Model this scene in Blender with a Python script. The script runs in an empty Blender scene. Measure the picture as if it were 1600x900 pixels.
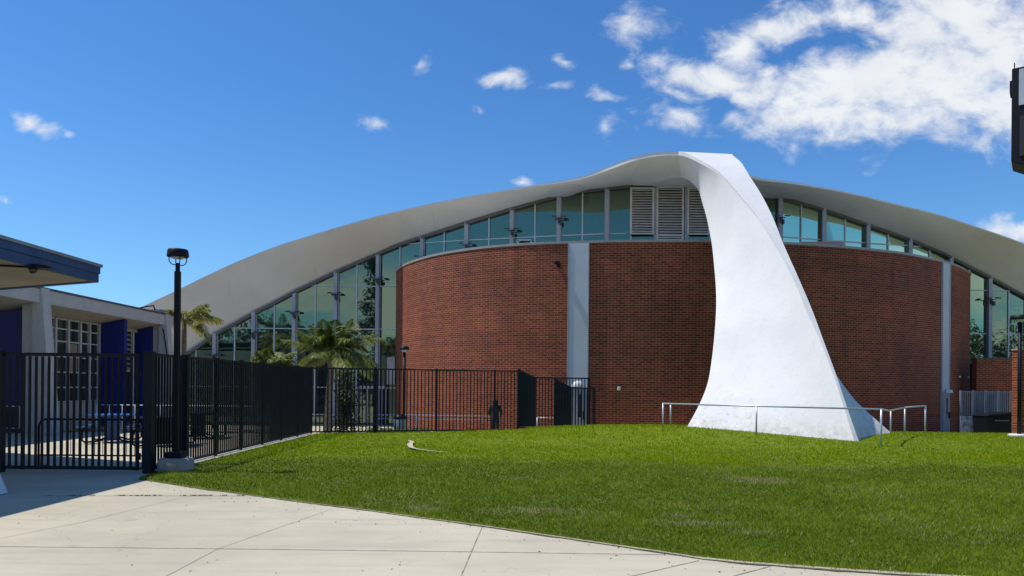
import bpy, bmesh, math, random
import numpy as np
from mathutils import Vector, Matrix

R = math.radians
random.seed(7)
rng = np.random.default_rng(11)
scene = bpy.context.scene
col = scene.collection

# ------------------------------------------------------------------ camera, sky, sun, exposure
F = 26.0 / 36.0 * 1600.0            # focal length in photo pixels
ROLL = 0.0087
HZ = 605.0                          # photo row of the horizon
EYE = 1.6
cd = bpy.data.cameras.new('camera')
cam = bpy.data.objects.new('camera', cd)
col.objects.link(cam)
cd.sensor_width = 36.0
cd.lens = 26.0
cd.shift_y = (HZ - 450.0) / 1600.0
cd.clip_start = 0.1
cd.clip_end = 3000.0
cam.matrix_world = Matrix.Translation((0, 0, EYE)) @ Matrix.Rotation(R(90), 4, 'X') @ Matrix.Rotation(ROLL, 4, 'Z')
scene.camera = cam

SUN = Vector((-0.52, 0.03, 1.0)).normalized()
sd = bpy.data.lights.new('sun', 'SUN')
sd.energy = 4.3
sd.angle = R(0.53)
sd.color = (1.0, 0.955, 0.88)
sun = bpy.data.objects.new('sun', sd)
col.objects.link(sun)
sun.rotation_euler = SUN.to_track_quat('Z', 'Y').to_euler()

scene.view_settings.view_transform = 'Standard'
scene.view_settings.look = 'None'
scene.view_settings.gamma = 1.0
scene.view_settings.exposure = 0.0
scene.view_settings.use_curve_mapping = False
scene.cycles.max_bounces = 6
scene.cycles.diffuse_bounces = 3
scene.cycles.glossy_bounces = 3
scene.cycles.use_denoising = True
scene.cycles.caustics_reflective = False
scene.cycles.caustics_refractive = False


def W(px, py, Y):
    """world point at depth Y that the photo shows at pixel px, py"""
    dx, dy = px - 800.0, py - HZ
    c, s = math.cos(ROLL), math.sin(ROLL)
    tx, ty = c * dx + s * dy, -s * dx + c * dy
    return Vector((tx * Y / F, Y, EYE - ty * Y / F))


def WG(px, py, z=0.0):
    dx, dy = px - 800.0, py - HZ
    c, s = math.cos(ROLL), math.sin(ROLL)
    ty = -s * dx + c * dy
    return W(px, py, (EYE - z) * F / ty)


class NT:
    """small node-tree writer"""
    def __init__(self, tree):
        self.t = tree
        tree.nodes.clear()

    def n(self, kind, props=None, **ins):
        nd = self.t.nodes.new(kind)
        for k, v in (props or {}).items():
            setattr(nd, k, v)
        for k, v in ins.items():
            key = int(k[1:]) if k[0] == '_' and k[1:].isdigit() else k.replace('_', ' ')
            self.set(nd.inputs[key], v)
        return nd

    def set(self, sock, v):
        if isinstance(v, bpy.types.NodeSocket):
            self.t.links.new(v, sock)
        elif isinstance(v, bpy.types.Node):
            self.t.links.new(v.outputs[0], sock)
        else:
            if sock.type == 'RGBA' and len(v) == 3:
                v = (*v, 1.0)
            sock.default_value = v

    def math(self, op, a, b=0.0, c=0.0, clamp=False):
        nd = self.t.nodes.new('ShaderNodeMath')
        nd.operation = op
        nd.use_clamp = clamp
        self.set(nd.inputs[0], a)
        self.set(nd.inputs[1], b)
        if len(nd.inputs) > 2:
            self.set(nd.inputs[2], c)
        return nd.outputs[0]

    def mix(self, f, a, b, blend='MIX'):
        nd = self.t.nodes.new('ShaderNodeMix')
        nd.data_type = 'RGBA'
        nd.blend_type = blend
        self.set(nd.inputs[0], f)
        self.set(nd.inputs[6], a)
        self.set(nd.inputs[7], b)
        return nd.outputs[2]

    def ramp(self, v, lo, hi, a=0.0, b=1.0, smooth=True):
        nd = self.t.nodes.new('ShaderNodeMapRange')
        nd.interpolation_type = 'SMOOTHSTEP' if smooth else 'LINEAR'
        self.set(nd.inputs[0], v)
        for i, x in enumerate((lo, hi, a, b)):
            self.set(nd.inputs[1 + i], x)
        return nd.outputs[0]

    def noise(self, vec, scale, detail=4.0, rough=0.55, dist=0.0):
        nd = self.t.nodes.new('ShaderNodeTexNoise')
        if vec is not None:
            self.set(nd.inputs['Vector'], vec)
        nd.inputs['Scale'].default_value = scale
        nd.inputs['Detail'].default_value = detail
        nd.inputs['Roughness'].default_value = rough
        nd.inputs['Distortion'].default_value = dist
        return nd.outputs[0]

    def vmap(self, vec, loc=(0, 0, 0), rot=(0, 0, 0), scale=(1, 1, 1), kind='POINT'):
        nd = self.t.nodes.new('ShaderNodeMapping')
        nd.vector_type = kind
        self.set(nd.inputs[0], vec)
        nd.inputs[1].default_value = loc
        nd.inputs[2].default_value = rot
        nd.inputs[3].default_value = scale
        return nd.outputs[0]


# world: Nishita sky with clouds fixed in the sky
world = bpy.data.worlds.new('World')
scene.world = world
world.use_nodes = True
N = NT(world.node_tree)
sky = N.n('ShaderNodeTexSky', dict(sky_type='NISHITA'))
sky.sun_disc = False
sky.sun_elevation = math.asin(SUN.z)
sky.sun_rotation = math.atan2(SUN.x, SUN.y)
sky.air_density = 1.0
sky.dust_density = 0.35
sky.ozone_density = 2.2
tc = N.n('ShaderNodeTexCoord')
d = tc.outputs['Generated']
sep = N.n('ShaderNodeSeparateXYZ', None, _0=d)
yy = N.math('MAXIMUM', sep.outputs[1], 0.02)
u = N.math('DIVIDE', sep.outputs[0], yy)
v = N.math('DIVIDE', sep.outputs[2], yy)
uv = N.n('ShaderNodeCombineXYZ', None, _0=u, _1=v, _2=0.0).outputs[0]
warp = N.n('ShaderNodeTexNoise', None, Vector=uv, Scale=9.0, Detail=5.0)
wv = N.n('ShaderNodeVectorMath', dict(operation='MULTIPLY_ADD'), _0=warp.outputs[1], _1=(0.09, 0.06, 0.0), _2=uv)
wv = N.n('ShaderNodeVectorMath', dict(operation='ADD'), _0=wv.outputs[0], _1=(-0.045, -0.03, 0.0)).outputs[0]
CL = [  # px, py, rx, ry, tilt, weight
    (995, 42, 58, 34, -8, 1.0), (980, 92, 24, 14, 20, .75), (871, 102, 22, 13, 10, .95),
    (793, 130, 36, 16, 0, 1.0), (862, 140, 24, 9, -15, .9), (658, 96, 12, 20, 10, .75), (747, 168, 15, 8, 0, .7),
    (597, 183, 28, 13, 12, .95), (36, 190, 58, 19, 20, 1.0), (100, 201, 12, 8, 0, .7), (950, 197, 30, 21, -15, 1.0),
    (8, 314, 16, 6, 10, .9), (820, 290, 22, 11, 0, 1.0), (1590, 356, 56, 30, -12, 1.1), (940, 146, 40, 10, 0, .68),
    (1150, 78, 62, 40, -20, 1.05), (1225, 40, 95, 40, -14, .95), (1330, 14, 110, 36, -12, 1.0),
    (1085, 112, 85, 32, 8, 1.15), (1165, 130, 90, 40, 10, 1.25), (1058, 178, 58, 28, 8, 1.0), (1135, 180, 48, 24, -5, 1.0),
    (1058, 145, 26, 15, 0, .85), (1255, 172, 110, 46, -10, 1.2), (1380, 140, 190, 80, -12, 1.5), (1500, 105, 175, 105, -24, 1.5),
    (1600, 130, 130, 100, -10, 1.5), (1470, 30, 150, 70, -10, 1.4), (1700, 40, 200, 140, 0, 1.5), (1240, 150, 60, 26, 0, 1.0),
]
field = None
for (px, py, rx, ry, tilt, wt) in CL:
    p = W(px, py, 1.0)
    if rx < 60 and wt <= 1.0:
        wt *= 0.74
    m = N.vmap(wv, (p.x, p.z - EYE, 0), (0, 0, R(-tilt)), (rx / F * 1.25, ry / F * 1.25, 1.0), 'TEXTURE')
    ln = N.n('ShaderNodeVectorMath', dict(operation='LENGTH'), _0=m).outputs['Value']
    g = N.math('MULTIPLY', N.math('SUBTRACT', 1.0, ln), wt)
    field = g if field is None else N.math('SMOOTH_MAX', field, g, 0.08)
f1 = N.noise(N.vmap(uv, scale=(1, 1.5, 1)), 15.0, 10.0, 0.62, 0.3)
f2 = N.noise(N.vmap(uv, loc=(4, 2, 0), scale=(1, 1.3, 1)), 6.0, 8.0, 0.6, 0.2)
field = N.math('MINIMUM', field, 0.9)
dens = N.math('ADD', field, N.math('MULTIPLY', N.math('SUBTRACT', f1, 0.53), 2.3))
mask_f = N.ramp(dens, 0.0, 0.95)
mask_f = N.math('MULTIPLY', mask_f, N.ramp(sep.outputs[1], 0.02, 0.06))
# broken cloud over the rest of the sky (behind the camera)
bk = N.math('ADD', N.math('MAXIMUM', sep.outputs[2], 0.0), 0.18)
bu = N.n('ShaderNodeCombineXYZ', None, _0=N.math('DIVIDE', sep.outputs[0], bk), _1=N.math('DIVIDE', sep.outputs[1], bk)).outputs[0]
bm = N.ramp(N.noise(bu, 1.1, 8.0, 0.6, 0.3), 0.36, 0.60)
bm = N.math('MULTIPLY', N.math('MULTIPLY', bm, N.ramp(sep.outputs[1], 0.0, -0.15)), N.ramp(sep.outputs[2], 0.19, 0.12))
mask = N.math('MAXIMUM', mask_f, bm)
shade = N.ramp(N.math('ADD', N.math('MULTIPLY', f2, 0.6), N.math('MULTIPLY', dens, 0.22)), 0.25, 0.62, 0.72, 1.0)
cloud = N.mix(shade, (5.2, 5.9, 7.0), (10.4, 10.6, 10.8))
tcol = N.mix(N.ramp(sep.outputs[2], 0.08, 0.42), (0.77, 1.26, 1.68), (0.57, 1.12, 1.67))
tint = N.mix(1.0, sky.outputs[0], tcol, 'MULTIPLY')
colr = N.mix(N.math('MULTIPLY', mask, 0.93), tint, cloud)
bg = N.n('ShaderNodeBackground', None, Color=colr, Strength=0.09)
out = N.n('ShaderNodeOutputWorld', None, Surface=bg)

# ------------------------------------------------------------------ materials
MATS = {}


def mat(name, color, rough=0.6, metal=0.0, var=0.15, scale=3.0, bump=0.0, bscale=40.0, spec=0.5, color2=None):
    if name in MATS:
        return MATS[name]
    m = bpy.data.materials.new(name)
    m.use_nodes = True
    T = NT(m.node_tree)
    t = T.n('ShaderNodeTexCoord')
    geo = T.n('ShaderNodeNewGeometry')
    pos = geo.outputs['Position']
    c2 = color2 or tuple(x * (1 - var) for x in color)
    f = T.ramp(T.noise(pos, scale, 6.0, 0.6), 0.35, 0.65)
    c = T.mix(f, color, c2)
    b = T.n('ShaderNodeBsdfPrincipled', None, Base_Color=c, Roughness=rough, Metallic=metal)
    b.inputs['Specular IOR Level'].default_value = spec
    if bump:
        bp = T.n('ShaderNodeBump', None, Strength=bump, Distance=0.01, Height=T.noise(pos, bscale, 5.0))
        T.set(b.inputs['Normal'], bp)
    T.n('ShaderNodeOutputMaterial', None, Surface=b)
    MATS[name] = m
    return m


def brick_mat(name, c1, c2, mortar, w=0.30, h=0.10):
    m = bpy.data.materials.new(name)
    m.use_nodes = True
    T = NT(m.node_tree)
    t = T.n('ShaderNodeTexCoord')
    uvo = t.outputs['UV']
    br = T.n('ShaderNodeTexBrick', None, Vector=uvo, Color1=c1, Color2=c2, Mortar=mortar, Scale=1.0)
    br.inputs['Mortar Size'].default_value = 0.011
    br.inputs['Mortar Smooth'].default_value = 0.1
    br.inputs['Bias'].default_value = 0.0
    br.inputs['Brick Width'].default_value = w
    br.inputs['Row Height'].default_value = h
    big = T.ramp(T.noise(uvo, 0.35, 6.0, 0.65), 0.3, 0.7, 0.80, 1.12)
    st = T.ramp(T.noise(T.vmap(uvo, scale=(2.2, 0.25, 1)), 1.0, 5.0, 0.6), 0.35, 0.7, 1.06, 0.86)
    row = T.ramp(T.noise(T.vmap(uvo, scale=(0.06, 10.0, 1)), 1.0, 2.0, 0.6), 0.3, 0.7, 0.82, 1.14)
    stv = T.noise(T.vmap(uvo, loc=(5, 0, 0), scale=(1.6, 0.10, 1)), 1.0, 6.0, 0.7)
    vz = T.n('ShaderNodeSeparateXYZ', None, _0=uvo).outputs[1]
    wet = T.math('MULTIPLY', T.ramp(stv, 0.52, 0.68), T.ramp(vz, 4.0, 8.0))
    k = T.math('MULTIPLY', T.math('MULTIPLY', big, st), T.math('MULTIPLY', row, T.math('SUBTRACT', 1.0, T.math('MULTIPLY', wet, 0.35))))
    ef = T.math('MULTIPLY', T.ramp(T.noise(T.vmap(uvo, loc=(2, 9, 0), scale=(1.2, .7, 1)), 0.9, 8.0, 0.7, 0.5), 0.58, 0.74), 0.22)
    brc = T.mix(ef, br.outputs[0], (0.32, 0.20, 0.14))
    c = T.mix(1.0, brc, T.n('ShaderNodeCombineColor', None, _0=k, _1=k, _2=k).outputs[0], 'MULTIPLY')
    bp = T.n('ShaderNodeBump', None, Strength=0.6, Distance=0.012, Height=T.math('SUBTRACT', 1.0, br.outputs[1]))
    b = T.n('ShaderNodeBsdfPrincipled', None, Base_Color=c, Roughness=0.85, Normal=bp)
    T.n('ShaderNodeOutputMaterial', None, Surface=b)
    return m


M_brick = brick_mat('red brick', (0.255, 0.042, 0.014), (0.105, 0.016, 0.006), (0.40, 0.175, 0.085))


def white_stucco():
    m = bpy.data.materials.new('white stucco')
    m.use_nodes = True
    T = NT(m.node_tree)
    pos = T.n('ShaderNodeNewGeometry').outputs['Position']
    z = T.n('ShaderNodeSeparateXYZ', None, _0=pos).outputs[2]
    base = T.mix(T.ramp(T.noise(pos, 0.7, 6.0, 0.6), 0.35, 0.7), (0.745, 0.725, 0.695), (0.685, 0.67, 0.65))
    drip = T.ramp(T.noise(T.vmap(pos, scale=(3.0, 3.0, 0.25)), 1.6, 5.0, 0.6), 0.54, 0.74, 0.0, 0.20)
    base = T.mix(drip, base, (0.50, 0.51, 0.50))
    low = T.ramp(z, 2.4, 0.2)
    sc = T.ramp(T.noise(T.vmap(pos, scale=(2.2, 2.2, 3.2)), 2.6, 8.0, 0.72, 0.6), 0.51, 0.63)
    sc2 = T.ramp(T.noise(pos, 0.55, 3.0), 0.45, 0.6)
    dirt = T.math('MULTIPLY', T.math('MULTIPLY', low, sc), T.math('ADD', 0.25, sc2))
    base = T.mix(T.math('MULTIPLY', dirt, 0.55, 0, True), base, (0.36, 0.31, 0.24))
    sp = T.ramp(T.noise(T.vmap(pos, loc=(3, 1, 7)), 2.0, 8.0, 0.75, 1.0), 0.71, 0.76)
    base = T.mix(T.math('MULTIPLY', sp, T.ramp(z, 6.0, 1.0)), base, (0.42, 0.40, 0.37))
    vc = T.n('ShaderNodeTexVoronoi', dict(feature='DISTANCE_TO_EDGE'), Vector=T.n('ShaderNodeVectorMath', dict(operation='ADD'), _0=T.vmap(pos, scale=(.42, .42, .3)), _1=T.n('ShaderNodeTexNoise', None, Vector=pos, Scale=1.1, Detail=6.0).outputs[1]).outputs[0], Scale=1.0)
    crack = T.math('MULTIPLY', T.ramp(vc.outputs['Distance'], 0.006, 0.0), T.ramp(T.noise(pos, .5, 3.0), .5, .62))
    base = T.mix(T.math('MULTIPLY', crack, 0.28), base, (0.40, 0.40, 0.39))
    splash = T.math('MULTIPLY', T.ramp(z, 0.85, 0.20), T.ramp(T.noise(pos, 3.0, 7.0, 0.7), 0.36, 0.60))
    base = T.mix(T.math('MULTIPLY', splash, 0.42), base, (0.33, 0.30, 0.22))
    bp = T.n('ShaderNodeBump', None, Strength=0.4, Distance=0.02, Height=T.noise(pos, 7.0, 9.0, 0.7))
    bp2 = T.n('ShaderNodeBump', None, Strength=0.10, Distance=0.15, Height=T.noise(pos, 0.8, 2.0, 0.5), Normal=bp)
    b = T.n('ShaderNodeBsdfPrincipled', None, Base_Color=base, Roughness=0.75, Normal=bp2)
    T.n('ShaderNodeOutputMaterial', None, Surface=b)
    return m


M_stucco = white_stucco()
def soffit_mat():
    m = bpy.data.materials.new('roof soffit paint')
    m.use_nodes = True
    T = NT(m.node_tree)
    pos = T.n('ShaderNodeNewGeometry').outputs['Position']
    c = T.mix(T.ramp(T.noise(pos, 0.35, 6.0, 0.6), 0.35, 0.68), (0.70, 0.685, 0.65), (0.63, 0.615, 0.58))
    st = T.ramp(T.noise(T.vmap(pos, scale=(2.4, 0.22, 0.22)), 1.0, 6.0, 0.68), 0.55, 0.75, 0.0, 0.28)
    c = T.mix(st, c, (0.42, 0.40, 0.36))
    sx = T.n('ShaderNodeSeparateXYZ', None, _0=pos).outputs[0]
    fr = T.math('FRACT', T.math('MULTIPLY', sx, 0.41))
    seam = T.math('LESS_THAN', fr, 0.012)
    c = T.mix(T.math('MULTIPLY', seam, 0.10), c, (0.30, 0.29, 0.27))
    bp = T.n('ShaderNodeBump', None, Strength=0.2, Distance=0.02, Height=T.noise(pos, 5.0, 6.0, 0.6))
    b = T.n('ShaderNodeBsdfPrincipled', None, Base_Color=c, Roughness=0.85, Normal=bp)
    T.n('ShaderNodeOutputMaterial', None, Surface=b)
    return m


M_soffit = soffit_mat()
M_rooftop = mat('roof membrane', (0.62, 0.62, 0.61), 0.8)
M_fascia_metal = mat('grey roof edge metal', (0.30, 0.32, 0.35), 0.5)
M_post = mat('grey blue steel', (0.36, 0.39, 0.44), 0.45, var=0.1)
M_mull = mat('aluminium mullion', (0.50, 0.55, 0.56), 0.4, metal=0.2, var=0.1)
M_head = mat('brown grey head frame', (0.12, 0.11, 0.10), 0.6)
M_louver = mat('white louvre slat', (0.66, 0.61, 0.57), 0.6)
M_panel = mat('grey blue panel', (0.52, 0.555, 0.58), 0.6, var=0.10, scale=0.8)
M_dark = mat('dark void', (0.012, 0.013, 0.016), 0.7)
M_black = mat('black enamel', (0.007, 0.008, 0.013), 0.5, var=0.3, spec=0.22)
M_fence = mat('blue black fence paint', (0.008, 0.014, 0.021), 0.5, var=0.35, spec=0.3)
M_blue = mat('deep blue paint', (0.010, 0.020, 0.19), 0.55, var=0.15)
M_fblue = mat('blue fascia paint', (0.022, 0.075, 0.20), 0.55, var=0.2)
M_beige = mat('grey white building paint', (0.52, 0.51, 0.49), 0.8, var=0.1, bump=0.1)
M_tan = mat('tan soffit board', (0.46, 0.40, 0.31), 0.85, var=0.15, scale=1.5)
M_white = mat('white paint', (0.72, 0.73, 0.74), 0.5, var=0.08)
M_galv = mat('galvanised pipe', (0.50, 0.53, 0.56), 0.38, metal=0.35, var=0.15)
M_conc = mat('lamp base concrete', (0.37, 0.345, 0.30), 0.9, var=0.25, scale=5, bump=0.4, bscale=30)
M_kerb = mat('kerb concrete', (0.50, 0.47, 0.41), 0.9, var=0.25, scale=4)
M_trunk = mat('palm bark', (0.24, 0.20, 0.16), 0.9, var=0.4, scale=9, bump=0.6, bscale=25)
M_darkbark = mat('dark bark', (0.07, 0.055, 0.045), 0.9, var=0.4)


def glass_mat():
    m = bpy.data.materials.new('teal glass')
    m.use_nodes = True
    T = NT(m.node_tree)
    pos = T.n('ShaderNodeNewGeometry').outputs['Position']
    bp = T.n('ShaderNodeBump', None, Strength=0.06, Distance=0.05, Height=T.noise(pos, 0.9, 2.0, 0.5))
    body = T.n('ShaderNodeBsdfDiffuse', None, Color=(0.012, 0.026, 0.026), Normal=bp)
    gl = T.n('ShaderNodeBsdfGlossy', None, Color=(0.62, 0.82, 0.56), Roughness=0.015, Normal=bp)
    fr = T.n('ShaderNodeFresnel', None, IOR=1.6)
    fac = T.math('ADD', 0.20, T.math('MULTIPLY', fr, 0.7), 0, True)
    mx = T.n('ShaderNodeMixShader', None, _0=fac, _1=body, _2=gl)
    T.n('ShaderNodeOutputMaterial', None, Surface=mx)
    return m


M_glass = glass_mat()
M_dglass = mat('dark window glass', (0.02, 0.025, 0.03), 0.06, var=0.3, spec=0.8)


def leaf_mat(name, c1, c2, rough=0.5, trans=0.35):
    m = bpy.data.materials.new(name)
    m.use_nodes = True
    T = NT(m.node_tree)
    at = T.n('ShaderNodeAttribute', dict(attribute_name='tone'))
    c = T.mix(at.outputs['Fac'], c1, c2)
    b = T.n('ShaderNodeBsdfPrincipled', None, Base_Color=c, Roughness=rough)
    tr = T.n('ShaderNodeBsdfTranslucent', None, Color=c)
    mx = T.n('ShaderNodeMixShader', None, _0=trans, _1=b, _2=tr)
    T.n('ShaderNodeOutputMaterial', None, Surface=mx)
    return m


# ------------------------------------------------------------------ object helpers
def origin(o):
    v = Vector((0, 0, 0))
    while o is not None:
        v += o.location
        o = o.parent
    return v


def tag(o, label=None, cat=None, group=None, kind=None):
    if label: o['label'] = label
    if cat: o['category'] = cat
    if group: o['group'] = group
    if kind: o['kind'] = kind
    return o


def thing(name, loc, label, cat, group=None):
    o = bpy.data.objects.new(name, None)
    o.empty_display_size = 0.3
    col.objects.link(o)
    o.location = loc
    return tag(o, label, cat, group)


class MB:
    def __init__(self):
        self.v, self.f, self.uv, self.mi = [], [], {}, []

    def add(self, vs, fs):
        b = len(self.v)
        self.v += [Vector(p) for p in vs]
        self.f += [tuple(i + b for i in f) for f in fs]
        return b

    def box(self, lo, hi):
        x0, y0, z0 = lo
        x1, y1, z1 = hi
        self.add([(x0, y0, z0), (x1, y0, z0), (x1, y1, z0), (x0, y1, z0), (x0, y0, z1), (x1, y0, z1), (x1, y1, z1), (x0, y1, z1)],
                 [(0, 3, 2, 1), (4, 5, 6, 7), (0, 1, 5, 4), (1, 2, 6, 5), (2, 3, 7, 6), (3, 0, 4, 7)])
        return self

    def bar(self, a, b, w, h=None, up=(0, 0, 1)):
        """rectangular bar from a to b; w across, h along up"""
        a, b = Vector(a), Vector(b)
        h = w if h is None else h
        t = (b - a).normalized()
        up = Vector(up)
        s = t.cross(up)
        if s.length < 1e-4:
            s = t.cross(Vector((0, 1, 0)))
        s.normalize()
        q = s.cross(t).normalized()
        vs = []
        for p in (a, b):
            for (i, j) in ((-1, -1), (1, -1), (1, 1), (-1, 1)):
                vs.append(p + s * (i * w / 2) + q * (j * h / 2))
        self.add(vs, [(3, 2, 1, 0), (4, 5, 6, 7), (0, 1, 5, 4), (1, 2, 6, 5), (2, 3, 7, 6), (3, 0, 4, 7)])
        return self

    def tube(self, pts, r, n=10, cap=True):
        pts = [Vector(p) for p in pts]
        rs = r if isinstance(r, (list, tuple)) else [r] * len(pts)
        rings = []
        prev = None
        for i, p in enumerate(pts):
            t = (pts[min(i + 1, len(pts) - 1)] - pts[max(i - 1, 0)]).normalized()
            s = prev if prev is not None else (Vector((1, 0, 0)) if abs(t.x) < 0.9 else Vector((0, 1, 0)))
            s = (s - t * s.dot(t)).normalized()
            prev = s
            q = t.cross(s)
            rings.append([p + (s * math.cos(2 * math.pi * k / n) + q * math.sin(2 * math.pi * k / n)) * rs[i] for k in range(n)])
        vs = [p for rg in rings for p in rg]
        fs = []
        for i in range(len(pts) - 1):
            for k in range(n):
                k2 = (k + 1) % n
                fs.append((i * n + k, i * n + k2, (i + 1) * n + k2, (i + 1) * n + k))
        if cap:
            fs.append(tuple(range(n - 1, -1, -1)))
            fs.append(tuple((len(pts) - 1) * n + k for k in range(n)))
        self.add(vs, fs)
        return self

    def lathe(self, c, prof, n=20):
        """prof: list of (r, z)"""
        c = Vector(c)
        self.tube_rings([[c + Vector((r * math.cos(2 * math.pi * k / n), r * math.sin(2 * math.pi * k / n), z)) for k in range(n)] for r, z in prof])
        return self

    def tube_rings(self, rings, cap=True):
        n = len(rings[0])
        vs = [p for rg in rings for p in rg]
        fs = []
        for i in range(len(rings) - 1):
            for k in range(n):
                k2 = (k + 1) % n
                fs.append((i * n + k, i * n + k2, (i + 1) * n + k2, (i + 1) * n + k))
        if cap:
            fs.append(tuple(range(n - 1, -1, -1)))
            fs.append(tuple((len(rings) - 1) * n + k for k in range(n)))
        self.add(vs, fs)

    def grid(self, rows, flip=False, uvs=None):
        """rows: list of equal-length point lists"""
        n = len(rows[0])
        b = len(self.v)
        self.v += [Vector(p) for rw in rows for p in rw]
        for i in range(len(rows) - 1):
            for k in range(n - 1):
                q = (b + i * n + k, b + i * n + k + 1, b + (i + 1) * n + k + 1, b + (i + 1) * n + k)
                self.f.append(q[::-1] if flip else q)
        if uvs:
            for i, rw in enumerate(uvs):
                for k, t in enumerate(rw):
                    self.uv[b + i * n + k] = t
        return self

    def prism(self, poly, a, b):
        """poly: list of points; extruded by vector b-a"""
        dv = Vector(b) - Vector(a)
        n = len(poly)
        vs = [Vector(p) for p in poly] + [Vector(p) + dv for p in poly]
        fs = [tuple(range(n - 1, -1, -1)), tuple(range(n, 2 * n))]
        for k in range(n):
            k2 = (k + 1) % n
            fs.append((k, k2, n + k2, n + k))
        self.add(vs, fs)
        return self

    def build(self, name, m, parent=None, smooth=False, bevel=0.0, fixn=True):
        o0 = origin(parent) if parent else Vector((0, 0, 0))
        me = bpy.data.meshes.new(name)
        me.from_pydata([tuple(p - o0) for p in self.v], [], self.f)
        if self.uv:
            ul = me.uv_layers.new(name='UVMap')
            for lp in me.loops:
                ul.data[lp.index].uv = self.uv.get(lp.vertex_index, (0, 0))
        if fixn:
            bm = bmesh.new()
            bm.from_mesh(me)
            bmesh.ops.recalc_face_normals(bm, faces=bm.faces)
            bm.to_mesh(me)
            bm.free()
        if smooth:
            me.shade_smooth()
        me.materials.append(m)
        o = bpy.data.objects.new(name, me)
        col.objects.link(o)
        if parent:
            o.parent = parent
        if bevel:
            bv = o.modifiers.new('bevel', 'BEVEL')
            bv.width = bevel
            bv.segments = 2
            bv.limit_method = 'ANGLE'
        return o


def smooth_by_angle(o, deg=35):
    me = o.data
    me.shade_smooth()
    bm = bmesh.new()
    bm.from_mesh(me)
    for e in bm.edges:
        if len(e.link_faces) == 2 and e.calc_face_angle(0) > R(deg):
            e.smooth = False
    bm.to_mesh(me)
    bm.free()
    return o


def dup(o, parent, off):
    c = o.copy()
    col.objects.link(c)
    c.parent = parent
    c.location = o.location + Vector(off)
    return c


def np_mesh(name, verts, faces_flat, nper, m, tone=None, parent=None, smooth=False):
    """fast mesh of equal-sided faces"""
    o0 = origin(parent) if parent else Vector((0, 0, 0))
    verts = np.asarray(verts, dtype=np.float32) - np.array(o0, dtype=np.float32)
    me = bpy.data.meshes.new(name)
    nv, nl = len(verts), len(faces_flat)
    me.vertices.add(nv)
    me.vertices.foreach_set('co', verts.ravel())
    me.loops.add(nl)
    me.loops.foreach_set('vertex_index', np.asarray(faces_flat, dtype=np.int32))
    nf = nl // nper
    me.polygons.add(nf)
    me.polygons.foreach_set('loop_start', np.arange(nf, dtype=np.int32) * nper)
    me.polygons.foreach_set('loop_total', np.full(nf, nper, dtype=np.int32))
    if tone is not None:
        at = me.attributes.new('tone', 'FLOAT', 'POINT')
        at.data.foreach_set('value', np.asarray(tone, dtype=np.float32))
    me.update(calc_edges=True)
    me.validate()
    me.materials.append(m)
    o = bpy.data.objects.new(name, me)
    col.objects.link(o)
    if parent:
        o.parent = parent
    return o


def leaf_cloud(pts, size, rng_, flat=0.0, aspect=0.5):
    """quads of leaf shape at points; returns verts, faces"""
    n = len(pts)
    a = rng_.normal(size=(n, 3))
    a[:, 2] *= (1 - flat)
    a /= np.linalg.norm(a, axis=1)[:, None]
    b = rng_.normal(size=(n, 3))
    b -= a * (a * b).sum(1)[:, None]
    b /= np.linalg.norm(b, axis=1)[:, None]
    s = size * rng_.uniform(0.6, 1.3, n)[:, None]
    p0 = pts - a * s
    p2 = pts + a * s
    p1 = pts + b * s * aspect
    p3 = pts - b * s * aspect
    v = np.stack([p0, p1, p2, p3], 1).reshape(-1, 3)
    return v, np.arange(4 * n)


def catmull(P, n):
    """resample control rows P (k x d) to n rows, centripetal in the first three coordinates"""
    P = np.asarray(P, float)
    k = len(P)
    t = np.concatenate([[0], np.cumsum(np.sqrt(np.linalg.norm(np.diff(P[:, :3], axis=0), axis=1)) + 1e-6)])
    m = np.zeros_like(P)
    for i in range(k):
        a, b = max(i - 1, 0), min(i + 1, k - 1)
        m[i] = (P[b] - P[a]) / (t[b] - t[a])
    ts = np.linspace(0, t[-1], n)
    out = []
    for x in ts:
        i = min(np.searchsorted(t, x, side='right') - 1, k - 2)
        h = t[i + 1] - t[i]
        q = (x - t[i]) / h
        h00, h10, h01, h11 = 2 * q**3 - 3 * q**2 + 1, q**3 - 2 * q**2 + q, -2 * q**3 + 3 * q**2, q**3 - q**2
        out.append(h00 * P[i] + h10 * h * m[i] + h01 * P[i + 1] + h11 * h * m[i + 1])
    return np.array(out)


def sstep(a, b, x):
    t = min(1.0, max(0.0, (x - a) / (b - a)))
    return t * t * (3 - 2 * t)


# ------------------------------------------------------------------ terrain
PLAZA = -0.6


def gz(x, y):
    z = 0.30 * math.exp(-((x - 4.4) / (5.2 if x > 4.4 else 4.6)) ** 2 - ((y - 24.6) / 3.7) ** 2)
    z += 0.10 * math.exp(-((x - 13.5) / 7.0) ** 2 - ((y - 24.0) / 4.5) ** 2)
    z += 0.04 * math.exp(-((x + 3.0) / 4.0) ** 2 - ((y - 22.0) / 5.0) ** 2)
    y0, y1 = (26.6, 31.2) if x > 0.5 else (24.4, 30.5)
    if x < -7: y0, y1 = 24.0, 30.5
    k = sstep(y0, y1, y)
    return z * (1 - k) + PLAZA * k


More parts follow.
